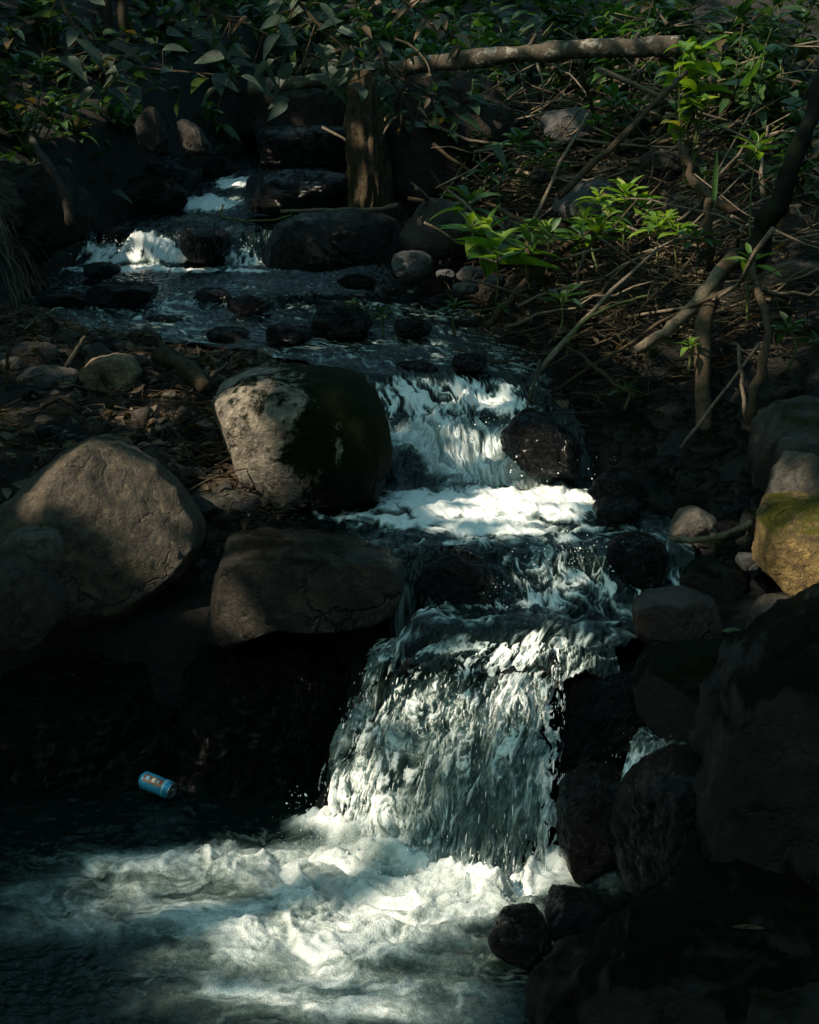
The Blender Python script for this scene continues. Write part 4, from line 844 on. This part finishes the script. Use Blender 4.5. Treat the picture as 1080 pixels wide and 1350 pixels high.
# single blade
rl = np.random.default_rng(1)
V, F = leaves(np.array([P(940, 280, 8.0)]), np.array([[.02, 0, 1.0]]), np.array([[0, -1.0, .1]]), np.array([.32]), np.array([.03]), np.array([.0]))
tag(obj('grass_blade', V, F, M['leaf_mid'], loc=P(940, 280, 8.0)), 'single upright grass blade in the brush pile', 'grass')
V, F = leaves(np.array([P(952, 832, 4.85)]), np.array([[1, -.2, .0]]), np.array([[0, -.3, 1.0]]), np.array([.09]), np.array([.035]), np.array([.12]))
tag(obj('fallen_leaf', V, F, M['leaf_mid'], loc=P(952, 832, 4.85)), 'green fallen leaf beside the red brown rock', 'leaf')
V, F = leaves(np.array([P(965, 1222, 3.45)]), np.array([[1, 0, .0]]), np.array([[0, -.6, 1.0]]), np.array([.085]), np.array([.014]), np.array([.06]))
tag(obj('fallen_leaf', V, F, M['trunk_tan'], loc=P(965, 1222, 3.45)), 'pale dry leaf on the dark foreground boulder', 'leaf')

def shrub(px, py, Y, size, n_stem, n_leaf, L, mat, label, seed, wr=.45, droop=(.1, .7), base_px=None, flower=False, sides=5, name='shrub'):
    rl = np.random.default_rng(seed); c = P(px, py, Y); rx, ry, rz = size
    base = np.array([c[0], c[1] + ry * .3, min(gz(c[0], c[1] + ry * .3), c[2] - rz)])
    t = thing(name, base, label, 'plant', None); ms = MB(); B_, D_, U_ = [], [], []
    for k in range(n_stem):
        v_ = rl.normal(size=3); v_ /= np.linalg.norm(v_); v_ = v_ * rl.uniform(.5, 1.0) ** .5
        end = c + v_ * np.array([rx, ry, rz]); mid = (base + end) / 2 + np.array([0, 0, .15 * rz]) + rl.normal(0, .04, 3)
        path = curve([base, mid, end], 10); ms.add(*tube(path, np.linspace(.010, .003, 10), sides))
        for j in range(n_leaf // n_stem):
            q = rl.uniform(.42, 1.0); i = q * 9; i0 = min(int(i), 8); pt = path[i0] + (path[i0 + 1] - path[i0]) * (i - i0)
            a = rl.uniform(0, 2 * pi); tg = path[i0 + 1] - path[i0]; tg = tg / np.linalg.norm(tg)
            B_.append(pt); D_.append(np.array([cos(a), sin(a), rl.uniform(-.3, .5)]) + .5 * tg); U_.append(np.array([0, 0, 1.0]) + rl.normal(0, .3, 3))
    B_, D_, U_ = map(np.array, (B_, D_, U_)); n = len(B_); Ls = L * rl.uniform(.55, 1.25, n)
    V, F = ms.get(); obj('stem', V, F, M['stem'], loc=base, parent=t)
    V, F = leaves(B_, D_, U_, Ls, Ls * wr * rl.uniform(.8, 1.2, n), rl.uniform(*droop, n)); obj('foliage', V, F, mat, loc=base, parent=t)
    if flower:
        fm, ft, fo = new_mat('purple petal'); pp = N(ft, 'ShaderNodeBsdfPrincipled', {'Base Color': (.18, .10, .35, 1), 'Roughness': .6}); ft.links.new(pp.outputs[0], fo.inputs[0])
        for (a, b) in ((100, 100), (38, 105)):
            q = P(a, b, Y - ry); a_ = np.arange(7) * .9; d = np.stack([np.cos(a_), np.sin(a_), np.full(7, .5)], 1)
            V, F = leaves(np.tile(q, (7, 1)), d, np.tile([0, 0, 1.0], (7, 1)), np.full(7, .045), np.full(7, .025), np.full(7, .1)); obj('flower', V, F, fm, loc=q, parent=t)
    return t
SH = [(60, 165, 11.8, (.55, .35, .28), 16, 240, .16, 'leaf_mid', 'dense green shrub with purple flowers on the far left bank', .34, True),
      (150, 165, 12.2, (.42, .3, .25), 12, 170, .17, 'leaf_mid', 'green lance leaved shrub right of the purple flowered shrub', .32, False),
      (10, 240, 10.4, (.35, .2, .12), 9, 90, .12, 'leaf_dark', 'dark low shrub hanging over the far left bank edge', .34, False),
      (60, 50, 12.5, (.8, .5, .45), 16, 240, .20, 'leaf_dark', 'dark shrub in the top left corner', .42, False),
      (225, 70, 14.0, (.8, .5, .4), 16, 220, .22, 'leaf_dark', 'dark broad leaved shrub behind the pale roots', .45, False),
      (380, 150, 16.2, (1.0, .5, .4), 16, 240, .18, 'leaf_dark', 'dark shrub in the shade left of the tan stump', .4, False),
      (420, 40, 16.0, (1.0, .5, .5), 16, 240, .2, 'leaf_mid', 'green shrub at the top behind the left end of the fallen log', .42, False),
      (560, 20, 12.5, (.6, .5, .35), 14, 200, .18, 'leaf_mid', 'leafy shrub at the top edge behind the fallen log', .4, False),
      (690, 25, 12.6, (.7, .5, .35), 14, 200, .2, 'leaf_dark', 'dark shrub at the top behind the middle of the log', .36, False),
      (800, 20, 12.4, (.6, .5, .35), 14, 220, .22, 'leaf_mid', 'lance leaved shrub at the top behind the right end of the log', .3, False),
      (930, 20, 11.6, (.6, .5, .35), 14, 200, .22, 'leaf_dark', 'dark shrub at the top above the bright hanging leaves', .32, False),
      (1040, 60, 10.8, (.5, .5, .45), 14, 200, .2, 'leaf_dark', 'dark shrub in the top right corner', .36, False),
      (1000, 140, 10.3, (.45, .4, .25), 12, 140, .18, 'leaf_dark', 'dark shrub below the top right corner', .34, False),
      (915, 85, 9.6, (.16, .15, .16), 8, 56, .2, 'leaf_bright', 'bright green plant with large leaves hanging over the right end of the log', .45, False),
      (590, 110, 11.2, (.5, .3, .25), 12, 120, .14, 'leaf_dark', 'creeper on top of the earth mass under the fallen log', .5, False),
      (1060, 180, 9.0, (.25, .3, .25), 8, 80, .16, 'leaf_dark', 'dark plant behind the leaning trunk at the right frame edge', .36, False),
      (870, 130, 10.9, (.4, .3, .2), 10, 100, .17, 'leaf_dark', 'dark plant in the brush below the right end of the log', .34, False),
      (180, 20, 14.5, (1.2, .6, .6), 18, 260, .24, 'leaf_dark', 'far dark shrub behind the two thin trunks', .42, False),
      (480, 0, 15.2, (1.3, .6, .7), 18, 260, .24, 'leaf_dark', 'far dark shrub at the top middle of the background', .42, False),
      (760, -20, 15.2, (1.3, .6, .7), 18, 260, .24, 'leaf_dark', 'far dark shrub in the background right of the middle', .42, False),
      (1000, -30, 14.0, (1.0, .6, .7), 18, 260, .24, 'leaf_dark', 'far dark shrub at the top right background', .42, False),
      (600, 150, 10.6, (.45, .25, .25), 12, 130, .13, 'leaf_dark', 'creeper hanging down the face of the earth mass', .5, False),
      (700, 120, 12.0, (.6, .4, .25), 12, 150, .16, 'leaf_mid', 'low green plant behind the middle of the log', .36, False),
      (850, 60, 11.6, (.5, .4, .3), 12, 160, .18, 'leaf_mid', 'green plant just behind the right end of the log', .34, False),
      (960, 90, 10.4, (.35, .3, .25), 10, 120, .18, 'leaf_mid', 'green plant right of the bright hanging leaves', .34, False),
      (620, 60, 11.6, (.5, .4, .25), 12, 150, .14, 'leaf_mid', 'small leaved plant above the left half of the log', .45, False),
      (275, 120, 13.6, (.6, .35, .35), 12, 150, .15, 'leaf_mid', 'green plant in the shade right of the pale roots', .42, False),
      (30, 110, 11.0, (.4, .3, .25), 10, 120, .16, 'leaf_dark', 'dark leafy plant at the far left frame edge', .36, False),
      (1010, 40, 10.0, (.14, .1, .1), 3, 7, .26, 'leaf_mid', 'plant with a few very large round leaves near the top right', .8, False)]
for i, (a, b, yy, s, ns, nl_, L, m_, lab, wr_, fl) in enumerate(SH): shrub(a, b, yy, s, ns, nl_, L, M[m_], lab, 500 + i, wr_, flower=fl)

# overhanging branch with large grey green leaves, top left
def hanging(label, pts, n, L, mat, seed, r=.014):
    rl = np.random.default_rng(seed); path = curve(pts, 24); t = thing('overhanging_branch', path[0], label, 'branch')
    ms = MB(); ms.add(*tube(path, np.linspace(r, .004, 24), 7, .1)); B_, D_, U_ = [], [], []
    for k in range(n):
        i = rl.integers(4, 24); p_ = path[i]; tw = p_ + np.array([rl.normal(0, .10), rl.normal(0, .10), rl.normal(-.03, .10)])
        ms.add(*tube(curve([p_, tw], 4), np.linspace(.004, .002, 4), 5)); a = rl.uniform(0, 2 * pi)
        B_.append(tw); D_.append([cos(a), sin(a) * .6, rl.uniform(-1.0, .25)]); U_.append(np.array([rl.normal(0, .5), -.6, .8]))
    B_, D_, U_ = map(np.array, (B_, D_, U_)); Ls = L * rl.uniform(.6, 1.2, n)
    V, F = ms.get(); obj('twig', V, F, M['stick_dark'], loc=path[0], parent=t)
    V, F = leaves(B_, D_, U_, Ls, Ls * .52 * rl.uniform(.8, 1.1, n), rl.uniform(.05, .4, n), .75); obj('foliage', V, F, mat, loc=path[0], parent=t)
hanging('branch with large grey green leaves hanging in at the top left', [P(60, -80, 8.6), P(90, 20, 8.6), P(150, 80, 8.5), P(300, 100, 8.5)], 34, .19, M['leaf_grey'], 1)
hanging('branch with grey green leaves reaching along the top toward the log', [P(180, -90, 8.8), P(260, 0, 8.8), P(340, 40, 8.8), P(430, 80, 8.9)], 40, .17, M['leaf_grey'], 2)
hanging('drooping branch with brown and grey leaves before the left end of the log', [P(330, -80, 9.2), P(400, 10, 9.2), P(450, 60, 9.2), P(500, 100, 9.3)], 40, .16, M['leaf_grey'], 3)
hanging('branch with withered brown leaves at the top middle', [P(470, -80, 9.4), P(520, -10, 9.4), P(560, 20, 9.4), P(600, 50, 9.5)], 26, .12, M['leaf_dead'], 4)
hanging('branch with dark leaves dipping below the log beside the stump', [P(420, 60, 9.5), P(500, 90, 9.5), P(560, 120, 9.5), P(610, 150, 9.6)], 30, .13, M['leaf_dark'], 5)
hanging('branch with dead curled leaves hanging before the stump', [P(500, 60, 9.4), P(515, 100, 9.4), P(535, 135, 9.4), P(548, 165, 9.4)], 14, .09, M['leaf_dead'], 6)

# dry grass on the far left bank and dead leaf litter
rl = np.random.default_rng(77); n = 420
yy = rl.uniform(9.3, 10.3, n); xx = left_e(yy) - rl.uniform(-.15, .35, n); B_ = np.stack([xx, yy, ground(xx, yy) + .05], 1)
D_ = np.stack([rl.normal(.3, .4, n), rl.normal(-.6, .3, n), rl.uniform(-.8, .4, n)], 1); Ls = rl.uniform(.12, .32, n)
V, F = leaves(B_, D_, np.tile([0, 0, 1.0], (n, 1)) + rl.normal(0, .3, (n, 3)), Ls, rl.uniform(.004, .009, n), rl.uniform(.3, .9, n))
tag(obj('dry_grass', V, F, M['leaf_dead']), 'dry grass hanging over the far left bank', 'grass', kind='stuff')
n = 3000; side = rl.random(n) < .45; yy = np.where(side, rl.uniform(6.0, 8.6, n), rl.uniform(7.0, 11, n))
xx = np.where(side, left_e(yy) - np.abs(rl.normal(0, .7, n)), right_e(yy) + .05 + np.abs(rl.normal(0, 1.1, n)))
B_ = np.stack([xx, yy, ground(xx, yy) + rl.uniform(.005, .03, n)], 1); a = rl.uniform(0, 2 * pi, n)
D_ = np.stack([np.cos(a), np.sin(a), rl.normal(.1, .3, n)], 1); Ls = rl.uniform(.04, .11, n)
V, F = leaves(B_, D_, np.tile([0, 0, 1.0], (n, 1)) + rl.normal(0, .4, (n, 3)), Ls, Ls * .45, rl.uniform(-.3, .5, n))
tag(obj('leaf_litter', V, F, M['leaf_dead']), 'fallen dead leaves littering both banks', 'leaves', kind='stuff')
n = 5200; yy = rl.uniform(10.0, 22, n); xx = np.where(rl.random(n) < .4, left_e(yy) - np.abs(rl.normal(.2, 1.0, n)), right_e(yy) + np.abs(rl.normal(.3, 1.6, n)))
B_ = np.stack([xx, yy, ground(xx, yy)], 1); a = rl.uniform(0, 2 * pi, n); D_ = np.stack([np.cos(a), np.sin(a), rl.uniform(.1, 1.2, n)], 1); Ls = rl.uniform(.08, .2, n) * np.clip(yy / 11, 1, 2)
V, F = leaves(B_, D_, np.tile([0, 0, 1.0], (n, 1)) + rl.normal(0, .3, (n, 3)), Ls, Ls * .4, rl.uniform(.1, .7, n))
tag(obj('ground_cover', V, F, M['leaf_dark']), 'low dark leaves covering the far banks', 'ground cover', kind='stuff')

# ------------------------------------------------------------------ soda can
def mat_plain(name, col, rough=.3, metal=0.0):
    m, t, o = new_mat(name); co = N(t, 'ShaderNodeTexCoord').outputs['Object']
    c = mixc(t, mapr(t, noise(t, co, 60, 5, .7), .35, .7, 0, .5), col, tuple(x * .55 for x in col))
    p = N(t, 'ShaderNodeBsdfPrincipled', {'Base Color': c, 'Roughness': rough, 'Metallic': metal}); t.links.new(p.outputs[0], o.inputs[0]); return m
blue = mat_plain('can blue', (.03, .30, .52), .35, .3); alu = mat_plain('aluminium', (.55, .56, .57), .3, .9)
lt_b = mat_plain('light blue print', (.15, .45, .62), .4); brn = mat_plain('brown print', (.14, .06, .035), .5); wht = mat_plain('white print', (.55, .55, .5), .5)
def lathe(prof, n=32, a0=0, a1=2 * pi):
    prof = np.array(prof); full = abs(a1 - a0) > 6.28; k = n if full else n + 1
    th = a0 + (a1 - a0) * np.arange(k) / n
    V = np.stack([prof[:, 1][:, None] * np.cos(th), prof[:, 1][:, None] * np.sin(th), np.repeat(prof[:, 0][:, None], k, 1)], 2).reshape(-1, 3); F = []
    for i in range(len(prof) - 1):
        for j in range(n): F.append([i * k + j, i * k + (j + 1) % k, (i + 1) * k + (j + 1) % k, (i + 1) * k + j])
    return V, np.array(F)
can = thing('soda_can', P(207, 1035, 5.02), 'blue printed drink can floating on its side at the dark back of the pool', 'can')
q0, q1 = P(184, 1018, 5.05), P(231, 1037, 4.98); ax = (q1 - q0) / np.linalg.norm(q1 - q0)
can.rotation_euler = Vector(tuple(ax)).to_track_quat('Z', 'Y').to_euler(); LN = .132; h = LN / 2
def cpart(name, V, F, m):
    o = bpy.data.objects.new(name, mesh_from(name, V, F, m)); C.objects.link(o); o.parent = can; return o
bv, bf_ = lathe([(-h, .001), (-h, .022), (-h + .004, .024), (-h + .012, .033)] + [(q_, .033) for q_ in np.linspace(-h + .02, h - .02, 14)] + [(h - .016, .033), (h - .004, .027)])
bv[:, :2] *= (1 - 0.10 * np.clip(fbm(bv * 30 + 5.0, 2) - .1, 0, 1))[:, None]
cpart('body', bv, bf_, blue)
cpart('rim', *lathe([(h - .004, .027), (h, .028), (h + .001, .0265), (h - .002, .025), (h - .002, .001)]), alu)
bmx = [(-.004, -.006, -.006), (.014, .006, .0005)]
V = np.array([[sx * .006 + .004, sy * .008, h + sz * .0015 + .001] for sx in (-1, 1) for sy in (-1, 1) for sz in (-1, 1)])
cpart('pull_tab', V, np.array([[0, 1, 3, 2], [4, 6, 7, 5], [0, 4, 5, 1], [2, 3, 7, 6], [0, 2, 6, 4], [1, 5, 7, 3]]), alu)
# which side faces the camera: angle in the can's own frame
mw = Matrix.Translation(can.location) @ can.rotation_euler.to_matrix().to_4x4(); lc = mw.inverted() @ Vector((0, 0, CAM_H)); ac = atan2(lc.y, lc.x)
cpart('printed_band', *lathe([(-h + .02, .0333), (h - .03, .0333)], 16, ac - .75, ac + .15), brn)
cpart('printed_stripe', *lathe([(h - .028, .0333), (h - .020, .0333)], 24, ac - 1.3, ac + 1.3), lt_b)
for k, (z0, z1, a0, a1) in enumerate(((-.035, -.022, -.55, -.15), (-.01, .004, -.6, -.1), (.012, .02, -.5, -.2))):
    cpart('printed_figure', *lathe([(z0, .0336), (z1, .0336)], 5, ac + a0, ac + a1), wht if k % 2 else lt_b)

# ------------------------------------------------------------------ unseen trees added to shade the stream, crown gaps aimed at wanted sun patches
SPOTS = [  # wanted sun patches: px, py, depth, radius, transmission
    (645, 665, 6.2, .20, .8), (715, 655, 6.25, .32, .60), (680, 690, 5.9, .24, .55), (770, 650, 6.3, .16, .8),
    (700, 875, 4.80, .20, 1.0), (720, 920, 4.72, .12, 1.0), (650, 890, 4.75, .17, .9), (590, 930, 4.75, .16, .6), (520, 930, 4.75, .12, .6), (660, 980, 4.65, .14, .5),
    (560, 1040, 4.6, .28, .22), (610, 600, 6.75, .16, .30), (650, 590, 6.75, .14, .35), (690, 760, 5.35, .16, .3), (760, 735, 5.45, .08, .5), (460, 1150, 4.5, .42, .62), (560, 1190, 4.3, .34, .55), (420, 1240, 4.0, .45, .42), (560, 1280, 3.9, .25, .3), (207, 1027, 5.0, .10, .12), (270, 1170, 4.4, .25, .22), (140, 1150, 4.5, .07, .4), (170, 1185, 4.3, .07, .4), (300, 1150, 4.5, .08, .4), (730, 1160, 4.35, .12, .35),
    (298, 555, 6.15, .19, 1.0), (315, 520, 6.2, .12, .9), (308, 630, 6.1, .12, .85), (340, 590, 6.05, .10, .5),
    (1035, 720, 4.92, .24, 1.0), (1070, 690, 4.95, .2, 1.0), (1030, 640, 5.2, .12, .95), (915, 690, 5.7, .10, .3), (930, 705, 5.45, .10, .6), (980, 690, 5.3, .06, .7), (982, 740, 5.1, .05, .8), (1050, 800, 4.8, .06, .6),
    (150, 486, 7.15, .20, 1.0), (262, 505, 7.0, .07, .8), (100, 460, 7.3, .12, .4), (60, 500, 7.2, .2, .18), (40, 560, 6.6, .25, .12),
    (112, 607, 5.4, .15, .85), (60, 648, 5.3, .12, .6), (215, 640, 5.4, .10, .5), (235, 700, 5.3, .12, .7), (190, 690, 5.1, .2, .2), (215, 745, 5.2, .09, .5), (292, 792, 5.1, .10, 1.0), (310, 738, 5.12, .10, .7), (280, 655, 6.0, .10, .45),
    (825, 255, 8.5, .24, 1.0), (655, 325, 8.1, .18, .9), (690, 310, 8.1, .2, .8), (730, 300, 8.3, .15, .8), (640, 300, 8.3, .12, .8), (895, 300, 8.1, .12, .9), (860, 292, 8.3, .20, 1.0), (765, 305, 8.2, .18, .55), (998, 188, 7.6, .10, .85), (990, 340, 7.0, .07, .8), (910, 70, 9.6, .16, .7), (910, 452, 6.75, .04, .7),
    (800, 340, 8.0, .30, .35), (900, 350, 7.8, .25, .30), (720, 380, 7.7, .20, .25), (830, 300, 8.5, .2, .5), (960, 280, 8.2, .3, .25), (800, 420, 7.3, .25, .18), (900, 430, 7.0, .2, .22), (980, 490, 6.45, .15, .25), (1000, 545, 5.9, .05, .5),
    (560, 85, 10.4, .12, .7), (480, 95, 10.5, .08, .6), (680, 70, 10.3, .18, .6), (780, 64, 10.2, .12, .7), (860, 62, 10.1, .12, .6), (478, 190, 10.22, .06, .9), (484, 240, 10.22, .06, .95), (490, 270, 10.2, .05, .8), (548, 160, 9.4, .05, .8), (530, 50, 9.5, .10, .6),
    (740, 200, 9.6, .35, .15), (860, 200, 9.6, .35, .15), (190, 335, 11.1, .4, .40), (310, 245, 13, .14, .9), (265, 265, 12.4, .2, .4), (340, 335, 11, .2, .3), (440, 215, 14, .15, .5), (480, 300, 9.8, .3, .10), (545, 345, 9.1, .12, .18), (770, 260, 9.1, .2, .12),
    (150, 165, 10.2, .30, .5), (70, 170, 10.3, .3, .4), (100, 210, 10.2, .2, .4), (240, 50, 11, .3, .4), (420, 60, 11, .3, .35), (540, 30, 11, .4, .4), (930, 50, 11, .35, .45), (1000, 140, 10, .3, .4), (960, 220, 9, .2, .4), (160, 190, 10.1, .1, .7), (120, 140, 10.1, .08, .7), (265, 190, 10.95, .10, .4), (210, 180, 11, .10, .22), (290, 100, 8.5, .40, .24), (450, 70, 9.0, .35, .22), (140, 80, 8.5, .2, .25), (640, 20, 12, .4, .3), (800, 40, 12, .5, .3), (420, 40, 12.6, .5, .25), (20, 260, 9.8, .2, .15), (85, 260, 9.8, .1, .3),
    (850, 1010, 4.38, .05, .9), (870, 975, 4.6, .1, .25), (620, 100, 12, 1.2, .13), (250, 100, 12, 1.2, .10), (900, 150, 10.5, 1.0, .13), (500, 430, 8.3, .7, .12), (640, 520, 7.2, .15, .3), (400, 420, 8.6, .6, .12), (780, 1060, 4.3, .1, .1)]
rs2 = np.random.default_rng(55)
for k in range(22): SPOTS.append((rs2.uniform(640, 1060), rs2.uniform(240, 445), 8.0, rs2.uniform(.08, .15), rs2.uniform(.5, .95)))
for k in range(12): SPOTS.append((rs2.uniform(0, 280), rs2.uniform(445, 580), 7.0, rs2.uniform(.07, .12), rs2.uniform(.45, .9)))
for k in range(20): SPOTS.append((rs2.uniform(20, 1060), rs2.uniform(10, 200), 11.0, rs2.uniform(.14, .3), rs2.uniform(.35, .8)))
bpy.context.view_layer.update(); dg = bpy.context.evaluated_depsgraph_get()
def real(px, py, Y):
    d = ray(px, py); d = d / np.linalg.norm(d); hit, loc, *_ = sc.ray_cast(dg, Vector((0, 0, CAM_H)), Vector(tuple(d)))
    return np.array(loc[:]) if hit and abs(loc[1] - Y) < 2.5 else P(px, py, Y)
SW = np.array([real(a, b, c_) for a, b, c_, _, _ in SPOTS]); SR = np.array([max(.085, s[3]) for s in SPOTS]); ST = np.array([s[4] for s in SPOTS])
KD = 4.9
rc = np.random.default_rng(99); NC = 52000
Wp = np.stack([rc.uniform(-4.5, 3.6, NC), rc.uniform(2.2, 17.5, NC), rc.uniform(0, 2.5, NC)], 1)
Lp = Wp + SUN * rc.uniform(7.5, 11.5, NC)[:, None]
small = Wp[:, 1] < 4.72
Lp = Lp + np.where(small, 4.5, 0.0)[:, None] * SUN
Wp = np.concatenate([Wp] + [Wp[small]] * 3); Lp = np.concatenate([Lp] + [Lp[small] + rc.normal(0, .25, (small.sum(), 3)) for _ in range(3)])
small = np.concatenate([small] + [np.ones(small.sum(), bool)] * 3)
keepq = np.ones(len(Lp))                       # chance a leaf is kept; low where a sun gap is cut
for i in range(len(SW)):
    dlt = Lp - SW[i]; al = dlt @ SUN; d = np.linalg.norm(dlt - al[:, None] * SUN, axis=1)
    want = max(0.0, -math.log(max(ST[i], .012)) / KD) if ST[i] < .98 else 0.0
    want = min(1, want); fall_ = sst(SR[i] * 1.25 + .02, SR[i] * .75, d); keepq = np.minimum(keepq, 1 - (1 - want) * fall_)
sel = rc.random(len(Lp)) < keepq; Lp = Lp[sel]; n = len(Lp)
dirn = rc.normal(size=(n, 3)); upn = SUN + rc.normal(0, .45, (n, 3)); Ls = rc.uniform(.11, .19, n) * np.where(small[sel], .5, 1.0); Ws = Ls * rc.uniform(.5, .75, n)
dirn /= np.linalg.norm(dirn, axis=1)[:, None]; side = np.cross(dirn, upn); side /= np.linalg.norm(side, axis=1)[:, None]; dirn = np.cross(upn, side); dirn /= np.linalg.norm(dirn, axis=1)[:, None]
tt = np.array([-.5, -.1, .25, .5]); Vc = np.zeros((n, 6, 3))
Vc[:, 0] = Lp - dirn * .5 * Ls[:, None]; Vc[:, 5] = Lp + dirn * .5 * Ls[:, None]
for k, (a, s) in enumerate(((-.15, -1), (-.15, 1), (.2, -1), (.2, 1))): Vc[:, 1 + k] = Lp + dirn * (a * Ls)[:, None] + side * (s * .5 * Ws)[:, None]
fT = np.array([[0, 1, 2], [3, 5, 4]]); fQ = np.array([[1, 3, 4, 2]])
cen = Wp[sel][:, 1] // 3.0
labs = {}
tree_no = 0
TREE_LABELS = ['tall shade tree on the left bank nearest the viewer', 'tall shade tree on the left bank beside the pool', 'tall shade tree on the left bank beside the waterfall', 'tall shade tree on the left bank beside the rounded boulder', 'tall shade tree on the left bank beside the upper stream', 'tall shade tree on the left bank farthest upstream']
for g in np.unique(cen):
    idx = np.where(cen == g)[0]; c0 = Lp[idx].mean(0); bx, by = c0[0] - 1.0, c0[1]; base = np.array([bx, by, float(ground(np.array([bx]), np.array([by]), False)[0]) + max(0, abs(bx) - 8) * .15 - .2])
    t = thing('tree', base, TREE_LABELS[tree_no % 6], 'tree'); tree_no += 1
    ms = MB(); top = c0 + np.array([0, 0, 2.0]); ms.add(*tube(curve([base, (base + top) / 2 + np.array([.3, .2, 0]), top], 16), np.linspace(.26, .04, 16), 10, .2))
    for k in range(7):
        q = base + (top - base) * rc.uniform(.62, .9); e = Lp[idx[rc.integers(len(idx))]]; ms.add(*tube(curve([q, (q + e) / 2 + rc.normal(0, .2, 3), e], 8), np.linspace(.03, .008, 8), 6))
    V, F = ms.get(); obj('trunk', V, F, M['trunk'], loc=base, parent=t)
    m = len(idx); b6 = (np.arange(m) * 6)[:, None, None]
    obj('crown', Vc[idx].reshape(-1, 3), [(b6 + fT[None]).reshape(-1, 3), (b6 + fQ[None]).reshape(-1, 4)], M['canopy'], loc=base, parent=t, smooth=False)

def screen_tree(loc, cr, cc, n, L, label, seed):
    rl = np.random.default_rng(seed); base = np.array([loc[0], loc[1], loc[2]]); cc = np.array(cc); t = thing('tree', base, label, 'tree')
    ms = MB(); top = cc + np.array([0, 0, cr[2] * .5]); ms.add(*tube(curve([base, (base + top) / 2 + rl.normal(0, .15, 3), top], 12), np.linspace(.22, .06, 12), 9, .2))
    for k in range(8):
        q = base + (top - base) * rl.uniform(.3, .8); d = rl.normal(size=3); d /= np.linalg.norm(d); e = cc + d * np.array(cr) * .8
        ms.add(*tube(curve([q, (q + e) / 2 + rl.normal(0, .15, 3), e], 7), np.linspace(.06, .012, 7), 6))
    V, F = ms.get(); obj('trunk', V, F, M['trunk'], loc=base, parent=t)
    d = rl.normal(size=(n, 3)); d /= np.linalg.norm(d, axis=1)[:, None]; q = cc + d * np.array(cr) * (rl.random(n) ** .4)[:, None]
    Ls = L * rl.uniform(.6, 1.2, n); D_ = rl.normal(size=(n, 3)); V, F = leaves(q, D_, np.tile([0, 0, 1.0], (n, 1)) + rl.normal(0, .6, (n, 3)), Ls, Ls * .6, rl.uniform(0, .5, n))
    obj('crown', V, F, M['canopy'], loc=base, parent=t)
WT = [((-2.5, -4, 0), (3, 1.6, 3.2), (-2.5, -4, 3.0), 'leafy tree behind the viewer on the left'), ((2.5, -4, 0), (3, 1.6, 4.2), (2.5, -4, 4.0), 'leafy tree behind the viewer on the right'),
      ((5.5, -1, .8), (1.8, 3, 4.5), (5.5, -1, 4.4), 'leafy tree on the right bank level with the viewer'), ((5.8, 4.5, 1.2), (1.8, 3.2, 4.5), (5.8, 4.5, 5.0), 'leafy tree on the right bank beside the pool'),
      ((6.5, 10.5, 2.5), (1.8, 3.2, 4.0), (6.5, 10.5, 6.5), 'leafy tree on the right bank behind the brush pile'), ((-5.5, 0, .8), (1.6, 3, 2.2), (-5.5, 0, 2.0), 'low leafy tree on the left bank level with the viewer'),
      ((-5.6, 5.5, .8), (1.5, 2.6, 1.7), (-5.6, 5.5, 2.2), 'low leafy tree on the left bank beside the pool')]
for i, (l, r_, c_, lab) in enumerate(WT): screen_tree(l, r_, c_, 1900, .38, lab, 900 + i)
